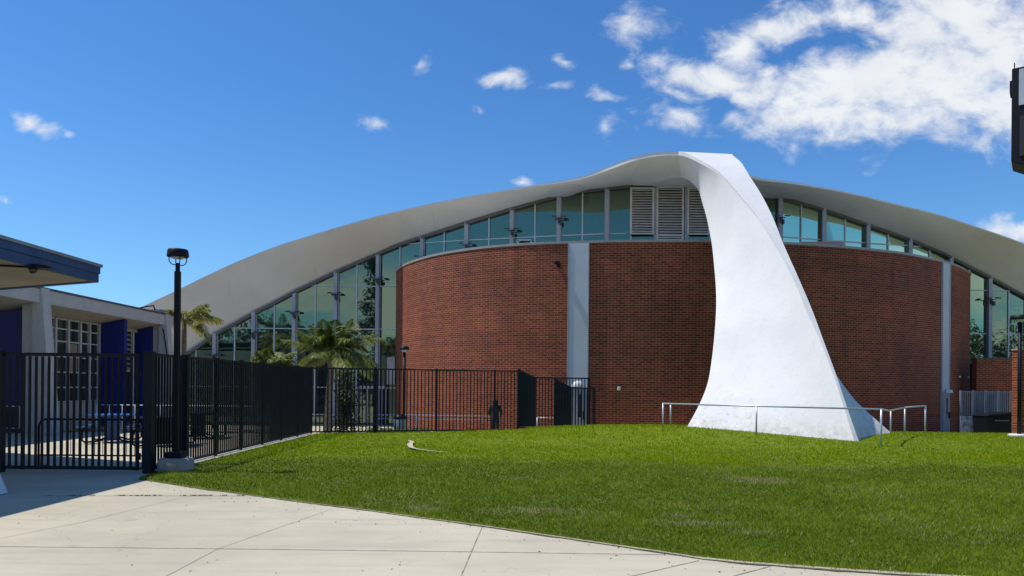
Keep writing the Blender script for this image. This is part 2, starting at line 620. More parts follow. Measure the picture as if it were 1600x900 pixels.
def concrete_ground():
    m = bpy.data.materials.new('ground concrete')
    m.use_nodes = True
    T = NT(m.node_tree)
    pos = T.n('ShaderNodeNewGeometry').outputs['Position']
    c = T.mix(T.ramp(T.noise(pos, 0.35, 6.0, 0.6), 0.35, 0.68), (0.58, 0.51, 0.37), (0.46, 0.405, 0.295))
    c = T.mix(T.ramp(T.noise(T.vmap(pos, loc=(7, 3, 0)), 0.9, 8.0, 0.68, 0.6), 0.52, 0.72, 0.0, 0.42), c, (0.37, 0.33, 0.255))
    ck = T.n('ShaderNodeTexVoronoi', dict(feature='DISTANCE_TO_EDGE'), Vector=T.n('ShaderNodeVectorMath', dict(operation='ADD'), _0=T.vmap(pos, scale=(.33, .22, 0)), _1=T.n('ShaderNodeTexNoise', None, Vector=pos, Scale=0.8, Detail=7.0).outputs[1]).outputs[0], Scale=1.0)
    c = T.mix(T.math('MULTIPLY', T.math('MULTIPLY', T.ramp(ck.outputs['Distance'], 0.004, 0.0), T.ramp(T.noise(pos, .3, 2.0), .48, .6)), 0.55), c, (0.20, 0.18, 0.14))
    # brushed finish streaks and tyre scuffs across the slabs
    stv = T.vmap(pos, rot=(0, 0, R(-6)), scale=(0.35, 3.0, 1))
    c = T.mix(T.ramp(T.noise(stv, 1.2, 7.0, 0.65), 0.46, 0.75, 0.0, 0.5), c, (0.33, 0.30, 0.25))
    c = T.mix(T.ramp(T.noise(pos, 45.0, 3.0, 0.7), 0.35, 0.75, 0.0, 0.20), c, (0.34, 0.32, 0.28))
    vo = T.n('ShaderNodeTexVoronoi', None, Vector=T.vmap(pos, scale=(1.0, 1.6, 1)), Scale=1.9)
    pick = T.n('ShaderNodeSeparateColor', None, _0=vo.outputs['Color']).outputs[0]
    rad = T.ramp(pick, 0.62, 1.0, 0.0, 0.055, False)
    nz = T.math('MULTIPLY', T.math('SUBTRACT', T.noise(pos, 22.0, 3.0), 0.5), 0.05)
    sp = T.math('LESS_THAN', T.math('ADD', vo.outputs['Distance'], nz), rad)
    c = T.mix(T.math('MULTIPLY', sp, 0.72), c, (0.13, 0.115, 0.10))
    vo2 = T.n('ShaderNodeTexVoronoi', None, Vector=T.vmap(pos, loc=(.3, .7, 0)), Scale=5.5)
    pick2 = T.n('ShaderNodeSeparateColor', None, _0=vo2.outputs['Color']).outputs[1]
    sp2 = T.math('LESS_THAN', vo2.outputs['Distance'], T.ramp(pick2, 0.7, 1.0, 0.0, 0.07, False))
    c = T.mix(T.math('MULTIPLY', sp2, 0.5), c, (0.20, 0.17, 0.14))
    bp = T.n('ShaderNodeBump', None, Strength=0.25, Distance=0.01, Height=T.noise(pos, 60.0, 6.0, 0.7))
    b = T.n('ShaderNodeBsdfPrincipled', None, Base_Color=c, Roughness=0.9, Normal=bp)
    T.n('ShaderNodeOutputMaterial', None, Surface=b)
    return m


M_ground = concrete_ground()
xs = [-900, -300, -120, -60, -35] + list(np.arange(-28, 45, 1.0)) + [55, 80, 150, 400, 900]
ys = [-900, -300, -100, -40, -15, -5, 0] + list(np.arange(3, 46, 0.75)) + [55, 80, 150, 400, 1200]
g = MB()
g.grid([[(x, y, gz(x, y)) for x in xs] for y in ys])
tag(g.build('ground', M_ground, smooth=True), kind='structure')

# lawn ------------------------------------------------------------
edge_px = [(212, 749), (300, 763), (383, 774), (470, 786), (560, 797), (650, 810), (750, 823), (850, 838), (950, 853), (1040, 866),
           (1100, 876), (1170, 883), (1250, 889), (1330, 895), (1420, 901), (1600, 911), (1900, 922)]
EDGE = [WG(a, b) for a, b in edge_px]
EX = np.array([p.x for p in EDGE])
EY = np.array([p.y for p in EDGE])


def near_y(x):
    return float(np.interp(x, EX, EY))


FX = -6.45                              # side fence runs away from the camera along this x
C0 = Vector((FX, 23.8, 0))              # fence corner
C1 = W(811, 672, 26.1)                  # far end of the frontal run


def far_y(x):
    if x < C1.x:
        return 23.85 + (x - FX) / (C1.x - FX) * (C1.y - 23.85) + 0.02
    return min(30.4, C1.y + (x - C1.x) * 1.6)


def lawn_mat():
    m = bpy.data.materials.new('lawn turf')
    m.use_nodes = True
    T = NT(m.node_tree)
    pos = T.n('ShaderNodeNewGeometry').outputs['Position']
    yv = T.n('ShaderNodeSeparateXYZ', None, _0=pos).outputs[1]
    edge = T.math('ADD', yv, T.math('MULTIPLY', T.math('SUBTRACT', T.noise(pos, 0.5, 4.0), 0.5), 3.0))
    far = T.ramp(edge, 14.5, 16.5)
    n1 = T.ramp(T.noise(pos, 1.1, 8.0, 0.65), 0.35, 0.68)
    cn = T.mix(n1, (0.10, 0.145, 0.006), (0.15, 0.19, 0.02))
    cf = T.mix(n1, (0.18, 0.245, 0.002), (0.22, 0.28, 0.004))
    c = T.mix(far, cn, cf)
    c = T.mix(T.ramp(T.noise(pos, 26.0, 5.0, 0.7), 0.4, 0.75, 0, 0.55), c, (0.028, 0.050, 0.010))
    bp = T.n('ShaderNodeBump', None, Strength=0.9, Distance=0.04, Height=T.noise(pos, 34.0, 6.0, 0.7))
    b = T.n('ShaderNodeBsdfPrincipled', None, Base_Color=c, Roughness=0.8, Normal=bp)
    b.inputs['Specular IOR Level'].default_value = 0.2
    T.n('ShaderNodeOutputMaterial', None, Surface=b)
    return m


M_lawn = lawn_mat()
lx = np.concatenate([np.arange(FX + 0.16, 24, 0.35), np.arange(24, 46, 2.0)])
tt = np.linspace(0, 1, 60)
g = MB()
g.grid([[(x, near_y(x) + (far_y(x) - near_y(x)) * t, gz(x, near_y(x) + (far_y(x) - near_y(x)) * t) + (0.03 if 0 < t < 1 else -0.02)) for x in lx] for t in tt])
tag(g.build('lawn', M_lawn, smooth=True), kind='structure')

# grass blades ------------------------------------------------------
NB = 430000
lo, hi = math.log(5.7), math.log(29.5)
by = np.exp(rng.uniform(lo, hi, NB))
hw = by * 0.75 + 0.3
bx = rng.uniform(-0.62, 0.75, NB) * by
ok = (bx > FX + 0.22) & (by > np.interp(bx, EX, EY) + 0.015 + rng.normal(0, 0.02, NB)) & (by < np.array([far_y(x) for x in bx]) - 0.02)


def hash_noise(x, y, s, seed):
    r = np.random.default_rng(seed)
    tab = r.uniform(0, 1, (256, 256))
    fx, fy = x / s, y / s
    ix, iy = np.floor(fx).astype(int), np.floor(fy).astype(int)
    tx, ty = fx - ix, fy - iy
    tx, ty = tx * tx * (3 - 2 * tx), ty * ty * (3 - 2 * ty)
    g = lambda a, b: tab[a % 256, b % 256]
    return (g(ix, iy) * (1 - tx) + g(ix + 1, iy) * tx) * (1 - ty) + (g(ix, iy + 1) * (1 - tx) + g(ix + 1, iy + 1) * tx) * ty


bx, by = bx[ok], by[ok]
nb = len(bx)
bzs = np.array([gz(x, y) for x, y in zip(bx, by)]) + 0.025
patch = 0.30 * hash_noise(bx, by, 2.9, 12) + 0.22 * hash_noise(bx, by, 1.1, 1) + 0.25 * hash_noise(bx, by, 0.45, 2) + 0.23 * hash_noise(bx, by, 0.16, 5)
patch = np.clip((patch - 0.5) * 2.1 + 0.5, 0, 1)
farw = np.clip((by + (hash_noise(bx, by, 2.2, 3) - 0.5) * 3.0 - 14.6) / 1.8, 0, 1)
dry = np.zeros(nb)
for (px, py, rx, ry) in ((840, 803, 0.75, 0.32), (1085, 824, 0.62, 0.22), (1055, 812, 0.28, 0.16), (1185, 755, 0.8, 0.6), (1180, 838, 0.4, 0.15), (660, 800, .4, .3)):
    q = WG(px, py)
    rr = ((bx - q.x) / rx) ** 2 + ((by - q.y) / ry) ** 2
    dry = np.maximum(dry, np.exp(-rr) * (0.35 + 0.9 * rng.uniform(0, 1, nb)))
sc = np.clip(by / 7.0, 0.9, 2.6)
hgt = rng.uniform(0.020, 0.046, nb) * (0.6 + 0.8 * patch) * np.clip(sc, 0.9, 1.15) * (1 + 0.25 * dry)
wid = 0.0030 * sc * rng.uniform(0.7, 1.4, nb)
ang = rng.uniform(0, 2 * math.pi, nb)
lean = rng.uniform(0.2, 1.0, nb) * hgt
la = rng.uniform(0, 2 * math.pi, nb)
cx, cy = np.cos(ang) * wid, np.sin(ang) * wid
base = np.stack([bx, by, bzs], 1)
mid = base + np.stack([np.cos(la) * lean * 0.35, np.sin(la) * lean * 0.35, hgt * 0.6], 1)
tip = base + np.stack([np.cos(la) * lean, np.sin(la) * lean, hgt], 1)
side = np.stack([cx, cy, np.zeros(nb)], 1)
V = np.stack([base - side, base + side, mid + side * 0.8, tip + side * 0.12, tip - side * 0.12, mid - side * 0.8], 1).reshape(-1, 3)
idx = np.arange(nb)[:, None] * 6
FA = np.concatenate([idx + np.array([[0, 1, 2, 5]]), idx + np.array([[5, 2, 3, 4]])], 1).ravel()
tone = np.clip(0.22 + 0.46 * (patch - 0.5) + 0.22 * rng.normal(0, 1, nb) * 0.5, 0.0, 0.42)
tone = tone * (1 - farw) + farw * (0.54 + 0.24 * (patch - 0.5) + 0.12 * rng.normal(0, 1, nb) * 0.6)
tone = np.where((dry > rng.uniform(0.25, 1.15, nb)) | (rng.uniform(0, 1, nb) < 0.02 + 0.10 * (hash_noise(bx, by, 0.9, 8) > .72)), 0.93, np.clip(tone, 0, 0.72))


def grass_mat():
    m = bpy.data.materials.new('grass blades')
    m.use_nodes = True
    T = NT(m.node_tree)
    at = T.n('ShaderNodeAttribute', dict(attribute_name='tone'))
    cr = T.n('ShaderNodeValToRGB', None, _0=at.outputs['Fac'])
    el = cr.color_ramp.elements
    el[0].position, el[0].color = 0.0, (0.098, 0.150, 0.004, 1)
    el[1].position, el[1].color = 1.0, (0.46, 0.38, 0.19, 1)
    for p, c in ((0.22, (0.185, 0.260, 0.008, 1)), (0.42, (0.27, 0.335, 0.030, 1)), (0.52, (0.205, 0.285, 0.001, 1)), (0.72, (0.32, 0.38, 0.003, 1)), (0.85, (0.50, 0.42, 0.21, 1))):
        e = el.new(p)
        e.color = c
    b = T.n('ShaderNodeBsdfPrincipled', None, Base_Color=cr.outputs[0], Roughness=0.7)
    b.inputs['Specular IOR Level'].default_value = 0.08
    tr = T.n('ShaderNodeBsdfTranslucent', None, Color=cr.outputs[0])
    mx = T.n('ShaderNodeMixShader', None, _0=0.42, _1=b, _2=tr)
    T.n('ShaderNodeOutputMaterial', None, Surface=mx)
    return m


go = np_mesh('grass', V, FA, 4, grass_mat(), np.repeat(tone, 6))
tag(go, 'short green grass blades growing on the lawn', 'grass', kind='stuff')

# slab joints: dark open grooves filled with soil
g = MB()
M_joint = mat('joint filler', (0.21, 0.18, 0.14), 0.95, var=0.6, scale=6, color2=(0.46, 0.41, 0.31))


def groove(pts, w=0.012):
    P = [WG(*p) for p in pts]
    for a, b in zip(P[:-1], P[1:]):
        t = (b - a).normalized()
        s = Vector((-t.y, t.x, 0)) * w / 2
        g.add([a - s + Vector((0, 0, .004)), a + s + Vector((0, 0, .004)), b + s + Vector((0, 0, .004)), b - s + Vector((0, 0, .004))], [(0, 1, 2, 3)])


groove([(-20, 854), (370, 858), (700, 862), (1040, 867)], 0.014)
groove([(60, 775), (383, 775)], 0.022)
groove([(720, 901), (753, 824)], 0.010)
groove([(255, 903), (340, 858), (420, 830), (520, 795)], 0.007)
groove([(985, 901), (1092, 876)], 0.011)
groove([(1140, 902), (1204, 885)], 0.011)
groove([(-20, 846), (62, 829), (125, 817), (205, 797), (279, 779), (300, 775)], 0.008)
groove([(0, 757), (190, 739)], 0.012)
tag(g.build('slab_joints', M_joint, fixn=False), kind='structure')

# worn sandy arc and kerb strip by the fence
g = MB()
cpts = [W(637, 690, 0), None]
arc = [(639, 690.5, .02), (644, 693, .038), (640, 697, .052), (643, 702, .038), (652, 704.5, .022), (675, 707.5, .014), (700, 710, .008)]
P = []
for (a, b, w) in arc:
    q = WG(a, b, 0.05)
    for _ in range(3):
        q = WG(a, b, gz(q.x, q.y) + .035)
    P.append((q, w))
rows = []
for i, (q, w) in enumerate(P):
    t = (P[min(i + 1, len(P) - 1)][0] - P[max(i - 1, 0)][0])
    s = Vector((-t.y, t.x, 0)).normalized() * w * 1.3
    s.y = abs(s.y) + w
    rows.append([q - s + Vector((0, 0, .05)), q + s + Vector((0, 0, .05))])
g.grid(rows)
tag(g.build('worn_path', mat('bare sandy soil', (0.55, 0.47, 0.34), 0.95, var=0.3, scale=8)), kind='structure')
g = MB()
for a in np.arange(13.3, 23.7, 1.3):
    b = min(a + 1.29, 23.75)
    g.grid([[(FX - .12, y, gz(FX, y) + .045) for y in (a, b)], [(FX + .2, y, gz(FX, y) + .045) for y in (a, b)]])
    g.grid([[(FX + .2, y, gz(FX, y) + .045) for y in (a, b)], [(FX + .2, y, gz(FX, y) - .05) for y in (a, b)]])
tag(g.build('kerb_strip', M_kerb), kind='structure')

# soil creeping out along the edge of the turf
g = MB()
rows = []
sx = np.linspace(EX[0] + .05, 16, 420)
wob = hash_noise(sx, sx * 0, .35, 14) * .6 + hash_noise(sx, sx * 0, .09, 15) * .4
for x, w in zip(sx, wob):
    y = near_y(x)
    rows.append([(x, y + .03 - .075 * max(0, w - .30), .006), (x, y + .06, .006)])
g.grid(rows)
tag(g.build('soil_edge', mat('dark soil', (0.15, 0.125, 0.08), .95, var=.5, scale=9)), kind='structure')
# leaf litter and grass clippings on the paving, weeds in the cross joint
r_ = np.random.default_rng(77)
pts = []
for k in range(230):
    x = r_.uniform(-6.5, 5.5)
    yn = near_y(x)
    y = yn - abs(r_.normal(0, .30)) - .01 if k % 3 else r_.uniform(6.2, max(6.4, yn - .1))
    pts.append((x, y, .008))
qa, qb = WG(70, 775), WG(383, 775)
for k in range(420):
    t = r_.uniform(0, 1)
    if hash_noise(np.array([t * 9.0]), np.array([0.0]), .35, 4)[0] < .45: continue
    pts.append((qa.x + (qb.x - qa.x) * t, qa.y + (qb.y - qa.y) * t + r_.normal(0, .012), .012))
pts = np.array(pts)
v_, f_ = leaf_cloud(pts, .013, r_, .8)
v_[:, 2] = np.maximum(v_[:, 2], .005)
lt = np_mesh('leaf_litter', v_, f_, 4, leaf_mat('dry litter', (0.05, 0.04, 0.02), (0.13, 0.12, 0.04)), np.repeat(r_.uniform(0, 1, len(pts)), 4))
tag(lt, 'tiny dry leaves and clippings strewn over the concrete', 'leaf litter', kind='stuff')

# ------------------------------------------------------------------ gymnasium
gym = thing('gymnasium', (8.0, 36.0, PLAZA), 'big gymnasium with a curved brick drum under a sweeping white shell roof on one buttress', 'building')
BX, BY, SL = 9.95, 21.3, -0.118          # axis of symmetry, from the foot of the buttress inwards
ad = Vector((SL, 1.0, 0)).normalized()
an = Vector((ad.y, -ad.x, 0))


def mirror(p):
    p = Vector(p)
    q = p - Vector((BX, BY, 0))
    across = q.dot(an)
    return p - an * (2 * across)


# glass wall line: depth by photo column
GP = [(-400, 43.2), (60, 43.0), (200, 42.1), (337, 42.1), (460, 42.1), (592, 42.08), (660, 41.2), (727, 40.3), (798, 39.6), (871, 38.9), (946, 38.3), (1000, 38.0), (1110, 38.0),
      (1216, 38.6), (1284, 39.4), (1353, 40.1), (1420, 40.8), (1484, 41.4), (1544, 41.6), (1620, 41.7), (1900, 42.0), (2200, 42.2)]
GPX = np.array([a for a, _ in GP], float)
GPY = np.array([b for _, b in GP], float)
GYf = lambda px: float(np.interp(px, GPX, GPY))
GT = [(-60, 840), (60, 735), (145, 664), (220, 604), (285, 556), (305, 545), (337, 522), (367, 506), (400, 487.5), (430, 472.5), (460, 456), (492, 441), (525, 425), (557, 411), (590, 396.5),
      (615, 386), (640, 377), (661, 370), (694, 359.5), (727, 349), (761, 338), (797, 327), (835, 316), (871, 306), (907, 298.6), (946, 294), (985, 290.5), (1047, 290), (1110, 291.5), (1160, 297),
      (1197, 303.5), (1216, 307), (1284, 327), (1352, 350.5), (1416, 373), (1471, 395), (1515, 418), (1545, 433), (1600, 463), (1700, 522), (1800, 590), (1900, 668), (2000, 760)]
GTX = np.array([a for a, _ in GT], float)
GTY = np.array([b for _, b in GT], float)
gtop = lambda px: W(px, float(np.interp(px, GTX, GTY)), GYf(px))

# left roof edge and soffit: (E px, E low y, E top y, E depth,  K px, K y, K depth)
LE = [(-32, 672, 671, 41.5), (20, 622, 621, 41.25), (80, 572, 571, 40.97), (150, 522, 521, 40.63), (220, 482.3, 481, 40.3), (273, 457, 455.6, 40.3), (327, 430.3, 429, 40.3), (380, 406.5, 405, 40.3), (433, 386.3, 384.7, 40.3), (487, 369, 367.4, 40.16), (540, 353.3, 351.6, 40.03), (593, 338.6, 336.8, 39.9), (660, 323, 321.3, 39.21), (720, 310.8, 309, 38.39), (780, 300.6, 298.6, 37.47), (840, 290.8, 288.5, 36.5), (892, 282.8, 280.2, 35.44), (920, 276.4, 272.5, 34.93), (940, 269.5, 264.6, 34.6), (960, 262.3, 256.7, 34.2), (987, 252.6, 246.8, 33.7), (1013, 246.0, 240.3, 33.4), (1040, 243, 237.2, 33.1), (1060, 242.6, 236.8, 32.9)]
secs = []
for i, (px, lo_, top_, Y) in enumerate(LE):
    if px < 220:
        kp = 145 + (px + 32) / 252 * (226 - 145)
        k = gtop(kp)
    elif px <= 960:
        k = gtop(226 + (px - 220) / (960 - 220) * (985 - 226))
    else:
        kk = {987: (1000, 288.5, 37.3), 1013: (1018, 285.5, 36.6), 1040: (1040, 280.5, 35.8), 1060: (1064, 276.5, 35.0)}[px]
        k = W(*kk)
    e0, e1 = W(px, lo_, Y), W(px, top_, Y)
    secs.append([*e0, *e1, *k])
n_roof = len(secs)
BT = [  # buttress: front-left edge px,y,depth ; back-left edge px,y,depth
    (1072, 245, 32.5, 1077, 282, 34.2), (1094, 255.4, 31.3, 1091, 297, 33.1), (1114, 267, 30.4, 1098, 319, 32.1), (1128.5, 277.5, 29.75, 1104, 340, 31.3),
    (1155, 307, 28.4, 1112, 380, 29.9), (1184, 341, 27.15, 1116.2, 420, 28.8), (1209, 380, 26.15, 1118.6, 450, 28.1), (1238, 433, 24.95, 1119, 480, 27.4), (1259, 483, 24.05, 1117, 515, 26.7),
    (1280, 529, 23.3, 1112.6, 558, 26.1), (1302, 586, 22.5, 1106, 597, 25.5), (1316, 629, 22.0, 1094, 629, 25.0), (1335.5, 693, 21.3, 1070.7, 671.5, 24.4), (1343, 716, 21.05, 1057, 690, 24.2)]
bsec = [secs[-1]]
for (a, b, Y, c, d_, Yk) in BT:
    e = W(a, b, Y)
    k = W(c, d_, Yk)
    w = max(0.0, min(1.0, (350 - b) / 110))
    bsec.append([*e, *(e + Vector((0.0, -0.03, 0.165 * w))), *k])
S = catmull(secs, 150)
B = catmull(bsec, 110)
v3 = lambda r, i: Vector(r[3 * i:3 * i + 3])


def bow(a, b, n, amt):
    """points from a to b pulled towards the axis by amt"""
    pts = []
    for t in np.linspace(0, 1, n):
        p = a.lerp(b, t)
        acr = (p - Vector((BX, BY, 0))).dot(an)
        q = -math.copysign(1, acr) * an
        pts.append(p + q * (4 * t * (1 - t)) * amt)
    return pts


# right side of the roof: mirrored near the axis, then its own measured edge
RE = [(1148, 264, 258, 33.7), (1180, 280, 276.5, 34.6), (1242, 288, 285.5, 35.6), (1325, 302.6, 300.7, 37.0), (1394, 319, 317.3, 37.8), (1462, 335.6, 334, 38.4), (1517, 353, 351.4, 38.7), (1600, 382, 380.5, 39.2), (1700, 424, 422.5, 39.6), (1800, 474, 472.5, 40.0), (1900, 534, 532.5, 40.4), (2000, 603, 602, 40.8), (2090, 672, 671, 41.0)]
rs = []
for i in range(n_roof - 1, n_roof - 2, -1):
    r = secs[i]
    rs.append([*mirror(v3(r, 0)), *mirror(v3(r, 1)), *mirror(v3(r, 2))])
for (px, lo_, top_, Y) in RE:
    kp = 1215 + (px - 1242) / (2090 - 1242) * (1895 - 1215)
    if px < 1242:
        kp = {1148: 1118, 1180: 1150}[px]
    rs.append([*W(px, lo_, Y), *W(px, top_, Y), *gtop(kp)])
SR = catmull(rs, 120)

g = MB()
g.grid([bow(v3(r, 0), v3(r, 2), 9, 0.0) for r in S])
g.grid([bow(v3(r, 0), v3(r, 2), 9, 0.0) for r in SR])
back = [(v3(r, 2), mirror(v3(r, 2))) for r in S if W(975, 290, 38).x < v3(r, 2).x and v3(r, 2).y < 38.2]
g.grid([[a.lerp(b, t) for t in np.linspace(0, 1, 9)] for a, b in back])
soff = g.build('soffit', M_soffit, gym, smooth=True)
g = MB()
for S_ in (S, SR):
    tops = [v3(r, 1) for r in S_]
    g.grid([[p, p + ad * 3, p + ad * 12, p + ad * 40] for p in tops])
pl, pr = v3(S[-1], 1), v3(SR[0], 1)
g.grid([[pl.lerp(pr, t) + ad * k for k in (0, 3, 12, 40)] for t in np.linspace(0, 1, 5)])
roof = g.build('roof', M_rooftop, gym, smooth=True)
g = MB()
g.grid([[v3(r, 0), v3(r, 1)] for r in S])
g.grid([[v3(r, 0), v3(r, 1)] for r in SR])
# a thin return so the edge has depth
g.grid([[v3(r, 1) - Vector((0, .02, 0)), v3(r, 1) + ad * 0.35 + Vector((0, 0, .015))] for r in S])
g.grid([[v3(r, 1) - Vector((0, .02, 0)), v3(r, 1) + ad * 0.35 + Vector((0, 0, .015))] for r in SR])
g.build('roof_edge', M_stucco, gym)

# buttress: left face, right face, front band, back
g = MB()
nB = len(B)


def KR(r):
    """back edge on the right: the foot flares a little less on this side"""
    b = mirror(v3(r, 2))
    q = b - Vector((BX, BY, 0))
    f = float(np.interp(b.z, [-.5, .1, 1.2, 2.2, 3.2, 6.0], [.90, .88, .82, .84, .90, 1.0]))
    return b - an * (q.dot(an) * (1 - f))


def face_rows(mir):
    rows = []
    for i, r in enumerate(B):
        t = i / (nB - 1)
        amt = 0.22 * sstep(0.35, 0.8, t)
        a, b = v3(r, 0), v3(r, 2)
        if mir:
            a, b = mirror(a), KR(r)
        rows.append(bow(a, b, 14, amt * (.35 if mir else 1)))
    return rows


g.grid(face_rows(False))
g.grid(face_rows(True))
g.grid([[v3(r, 0), v3(r, 1)] for r in B])
g.grid([[mirror(v3(r, 0)), mirror(v3(r, 1))] for r in B])
g.grid([[v3(r, 1).lerp(mirror(v3(r, 1)), t) for t in np.linspace(0, 1, 7)] for r in B])
g.grid([[v3(r, 2).lerp(KR(r), t) for t in np.linspace(0, 1, 9)] for r in B])
bo = g.build('buttress', M_stucco, gym, smooth=True)
tag(bo, 'white curved buttress sweeping down from the roof to the lawn')

# brick drum ---------------------------------------------------------
ZB = 8.05
drum_px = [(618.6, 427), (621.5, 423), (628, 417.5), (640, 411.5), (668, 402.5), (700, 395.7), (750, 388.5), (800, 384), (850, 381.2), (900, 379.6), (950, 378.4), (1000, 377.8), (1050, 377.5), (1110, 378), (1170, 379.3), (1230, 381.5), (1290, 385),
           (1350, 390), (1410, 397)]
DP = []
for (a, b) in drum_px:
    ty = (W(a, b, 1.0).z - EYE)
    Y = (ZB - EYE) / ty
    p = W(a, b, Y)
    DP.append([p.x, p.y])
for (a, Y) in ((1450, 36.2), (1478, 37.3), (1496, 38.5), (1508, 39.8), (1513.5, 41.2)):
    p = W(a, 560, Y)
    DP.append([p.x, p.y])
first, last = Vector(DP[0]), Vector(DP[-1])
DP = [[first.x + 0.15, first.y + 2.2]] + DP + [[last.x - 0.2, last.y + 2.0]]
D = catmull([[a, b, 0] for a, b in DP], 160)[:, :2]
arc_s = np.concatenate([[0], np.cumsum(np.linalg.norm(np.diff(D, axis=0), axis=1))])


def drum_at_px(px):
    """arc length where the drum crosses a photo column (at mid height)"""
    best = None
    for i in range(1, len(D) - 1):
        X, Y = D[i]
        q = 800 + F * X / Y + 1.0
        if best is None or abs(q - px) < best[0]:
            best = (abs(q - px), i)
    i = best[1]
    q = lambda j: 800 + F * D[j][0] / D[j][1] + 1.0
    j = i + 1 if q(i) < px else i - 1
    t = (px - q(i)) / (q(j) - q(i) + 1e-9)
    return arc_s[i] + (arc_s[j] - arc_s[i]) * t


def drum_pt(s, off=0.0):
    x, y = np.interp(s, arc_s, D[:, 0]), np.interp(s, arc_s, D[:, 1])
    e = 0.05
    tx, ty = np.interp(s + e, arc_s, D[:, 0]) - np.interp(s - e, arc_s, D[:, 0]), np.interp(s + e, arc_s, D[:, 1]) - np.interp(s - e, arc_s, D[:, 1])
    l = math.hypot(tx, ty) or 1
    return Vector((x + ty / l * off, y - tx / l * off, 0))


g = MB()
zs = [PLAZA - .2, 2.0, 5.0, ZB]
g.grid([[(x, y, z) for z in zs] for x, y in D], uvs=[[(s, z) for z in zs] for s in arc_s])
g.build('brick_wall', M_brick, gym, smooth=True)
g = MB()
cap = []
for s in arc_s:
    a, b = drum_pt(s, 0.035), drum_pt(s, -0.35)
    cap.append([a + Vector((0, 0, ZB - .02)), a + Vector((0, 0, ZB + .09)), b + Vector((0, 0, ZB + .09))])
g.grid(cap)
g.build('coping', mat('metal coping', (0.33, 0.31, 0.29), 0.5), gym)
# flat roof of the drum
g = MB()
mid = Vector((8.0, 40.0, ZB - 0.05))
n = len(D)
g.add([(x, y, ZB - 0.05) for x, y in D] + [tuple(mid)], [(i, i + 1, n) for i in range(n - 1)])
g.build('drum_roof', M_rooftop, gym)

# grey strips and their doors
for k, (pa, pb) in enumerate(((887, 920), (1470.5, 1482.5))):
    sa, sb = drum_at_px(pa), drum_at_px(pb)
    ss = np.linspace(sa, sb, 7)
    g = MB()
    zt = ZB - 0.022
    rows = []
    for i, s in enumerate(ss):
        a, b = drum_pt(s, 0.05), drum_pt(s, -0.1)
        rows.append([b + Vector((0, 0, PLAZA)), a + Vector((0, 0, PLAZA)), a + Vector((0, 0, zt)), b + Vector((0, 0, zt))])
    g.grid(rows)
    g.grid([rows[0][:2], rows[0][3:1:-1]])
    g.grid([rows[-1][:2], rows[-1][3:1:-1]])
    pn = g.build('wall_panel', M_panel, gym)
    tag(pn, 'grey panel strip standing the full height of the brick wall')
    g = MB()
    for s in (sa + .02, sb - .02):
        a = drum_pt(s, 0.06)
        g.bar(a + Vector((0, 0, PLAZA)), a + Vector((0, 0, zt)), 0.05, 0.05)
    g.build('panel_trim', mat('pale trim', (0.42, 0.43, 0.45), 0.5), pn)
    # door leaf
    d0, d1 = (sa + (sb - sa) * .1, sb - (sb - sa) * .1) if k == 0 else (sa + (sb - sa) * .12, sb - (sb - sa) * .06)
    g = MB()
    A, Bp = drum_pt(d0, .085), drum_pt(d1, .085)
    g.grid([[A + Vector((0, 0, PLAZA + .02)), Bp + Vector((0, 0, PLAZA + .02))], [A + Vector((0, 0, PLAZA + 2.15)), Bp + Vector((0, 0, PLAZA + 2.15))]])
    dr = g.build('door', mat('grey door paint', (0.27, 0.30, 0.34), 0.5), gym)
    g = MB()
    c0, c1 = (.55, .72) if k == 0 else (.52, .66)
    P0, P1 = drum_pt(d0 + (d1 - d0) * c0, .10), drum_pt(d0 + (d1 - d0) * c1, .10)
    zA, zB_ = (PLAZA + .9, PLAZA + 1.9) if k == 0 else (PLAZA + 1.0, PLAZA + 1.85)
    g.grid([[P0 + Vector((0, 0, zA)), P1 + Vector((0, 0, zA))], [P0 + Vector((0, 0, zB_)), P1 + Vector((0, 0, zB_))]])
    g.build('door_window', M_dglass, dr)
    g = MB()
    hp = drum_pt(d1 - .1, .12)
    g.bar(hp + Vector((0, 0, PLAZA + .8)), hp + Vector((0, 0, PLAZA + 1.15)), .05, .05)
    g.build('door_handle', M_black, dr)

# wall lamps by the right door and a camera high on the brick
def wall_box(name, px, py, w, h, dep, m, label=None):
    s = drum_at_px(px)
    c = drum_pt(s, dep / 2 + .05)
    z = EYE + (W(px, py, c.y).z - EYE)
    g = MB()
    g.prism([(c.x - w / 2, c.y - dep / 2, z - h / 2), (c.x + w / 2, c.y - dep / 2, z - h / 2), (c.x + w / 2 * .85, c.y - dep / 2, z + h / 2), (c.x - w / 2 * .85, c.y - dep / 2, z + h / 2)], (0, 0, 0), (0, dep, 0))
    o = g.build(name, m, gym, bevel=.02)
    if label: tag(o, label)
    return o


wall_box('wall_lamp', 1481, 597, .36, .24, .3, M_black, 'black wall lamp above the door')
wall_box('wall_lamp', 1478, 611.5, .36, .16, .2, M_white, 'white wall lamp above the door')
wall_box('wall_vent', 1496.5, 588.5, .1, .1, .1, M_white)
wall_box('wall_vent', 1510.5, 589.5, .12, .14, .1, M_white)
wall_box('wall_vent', 968, 607, .14, .16, .1, M_white)
g = MB()
s = drum_at_px(871)
c = drum_pt(s, .12)
zc = W(871, 411, c.y).z
g.box((c.x - .14, c.y - .12, zc - .06), (c.x + .1, c.y + .02, zc + .05))
g.box((c.x - .03, c.y - .02, zc - .16), (c.x + .14, c.y + .12, zc - .06))
g.build('security_camera', M_black, gym)
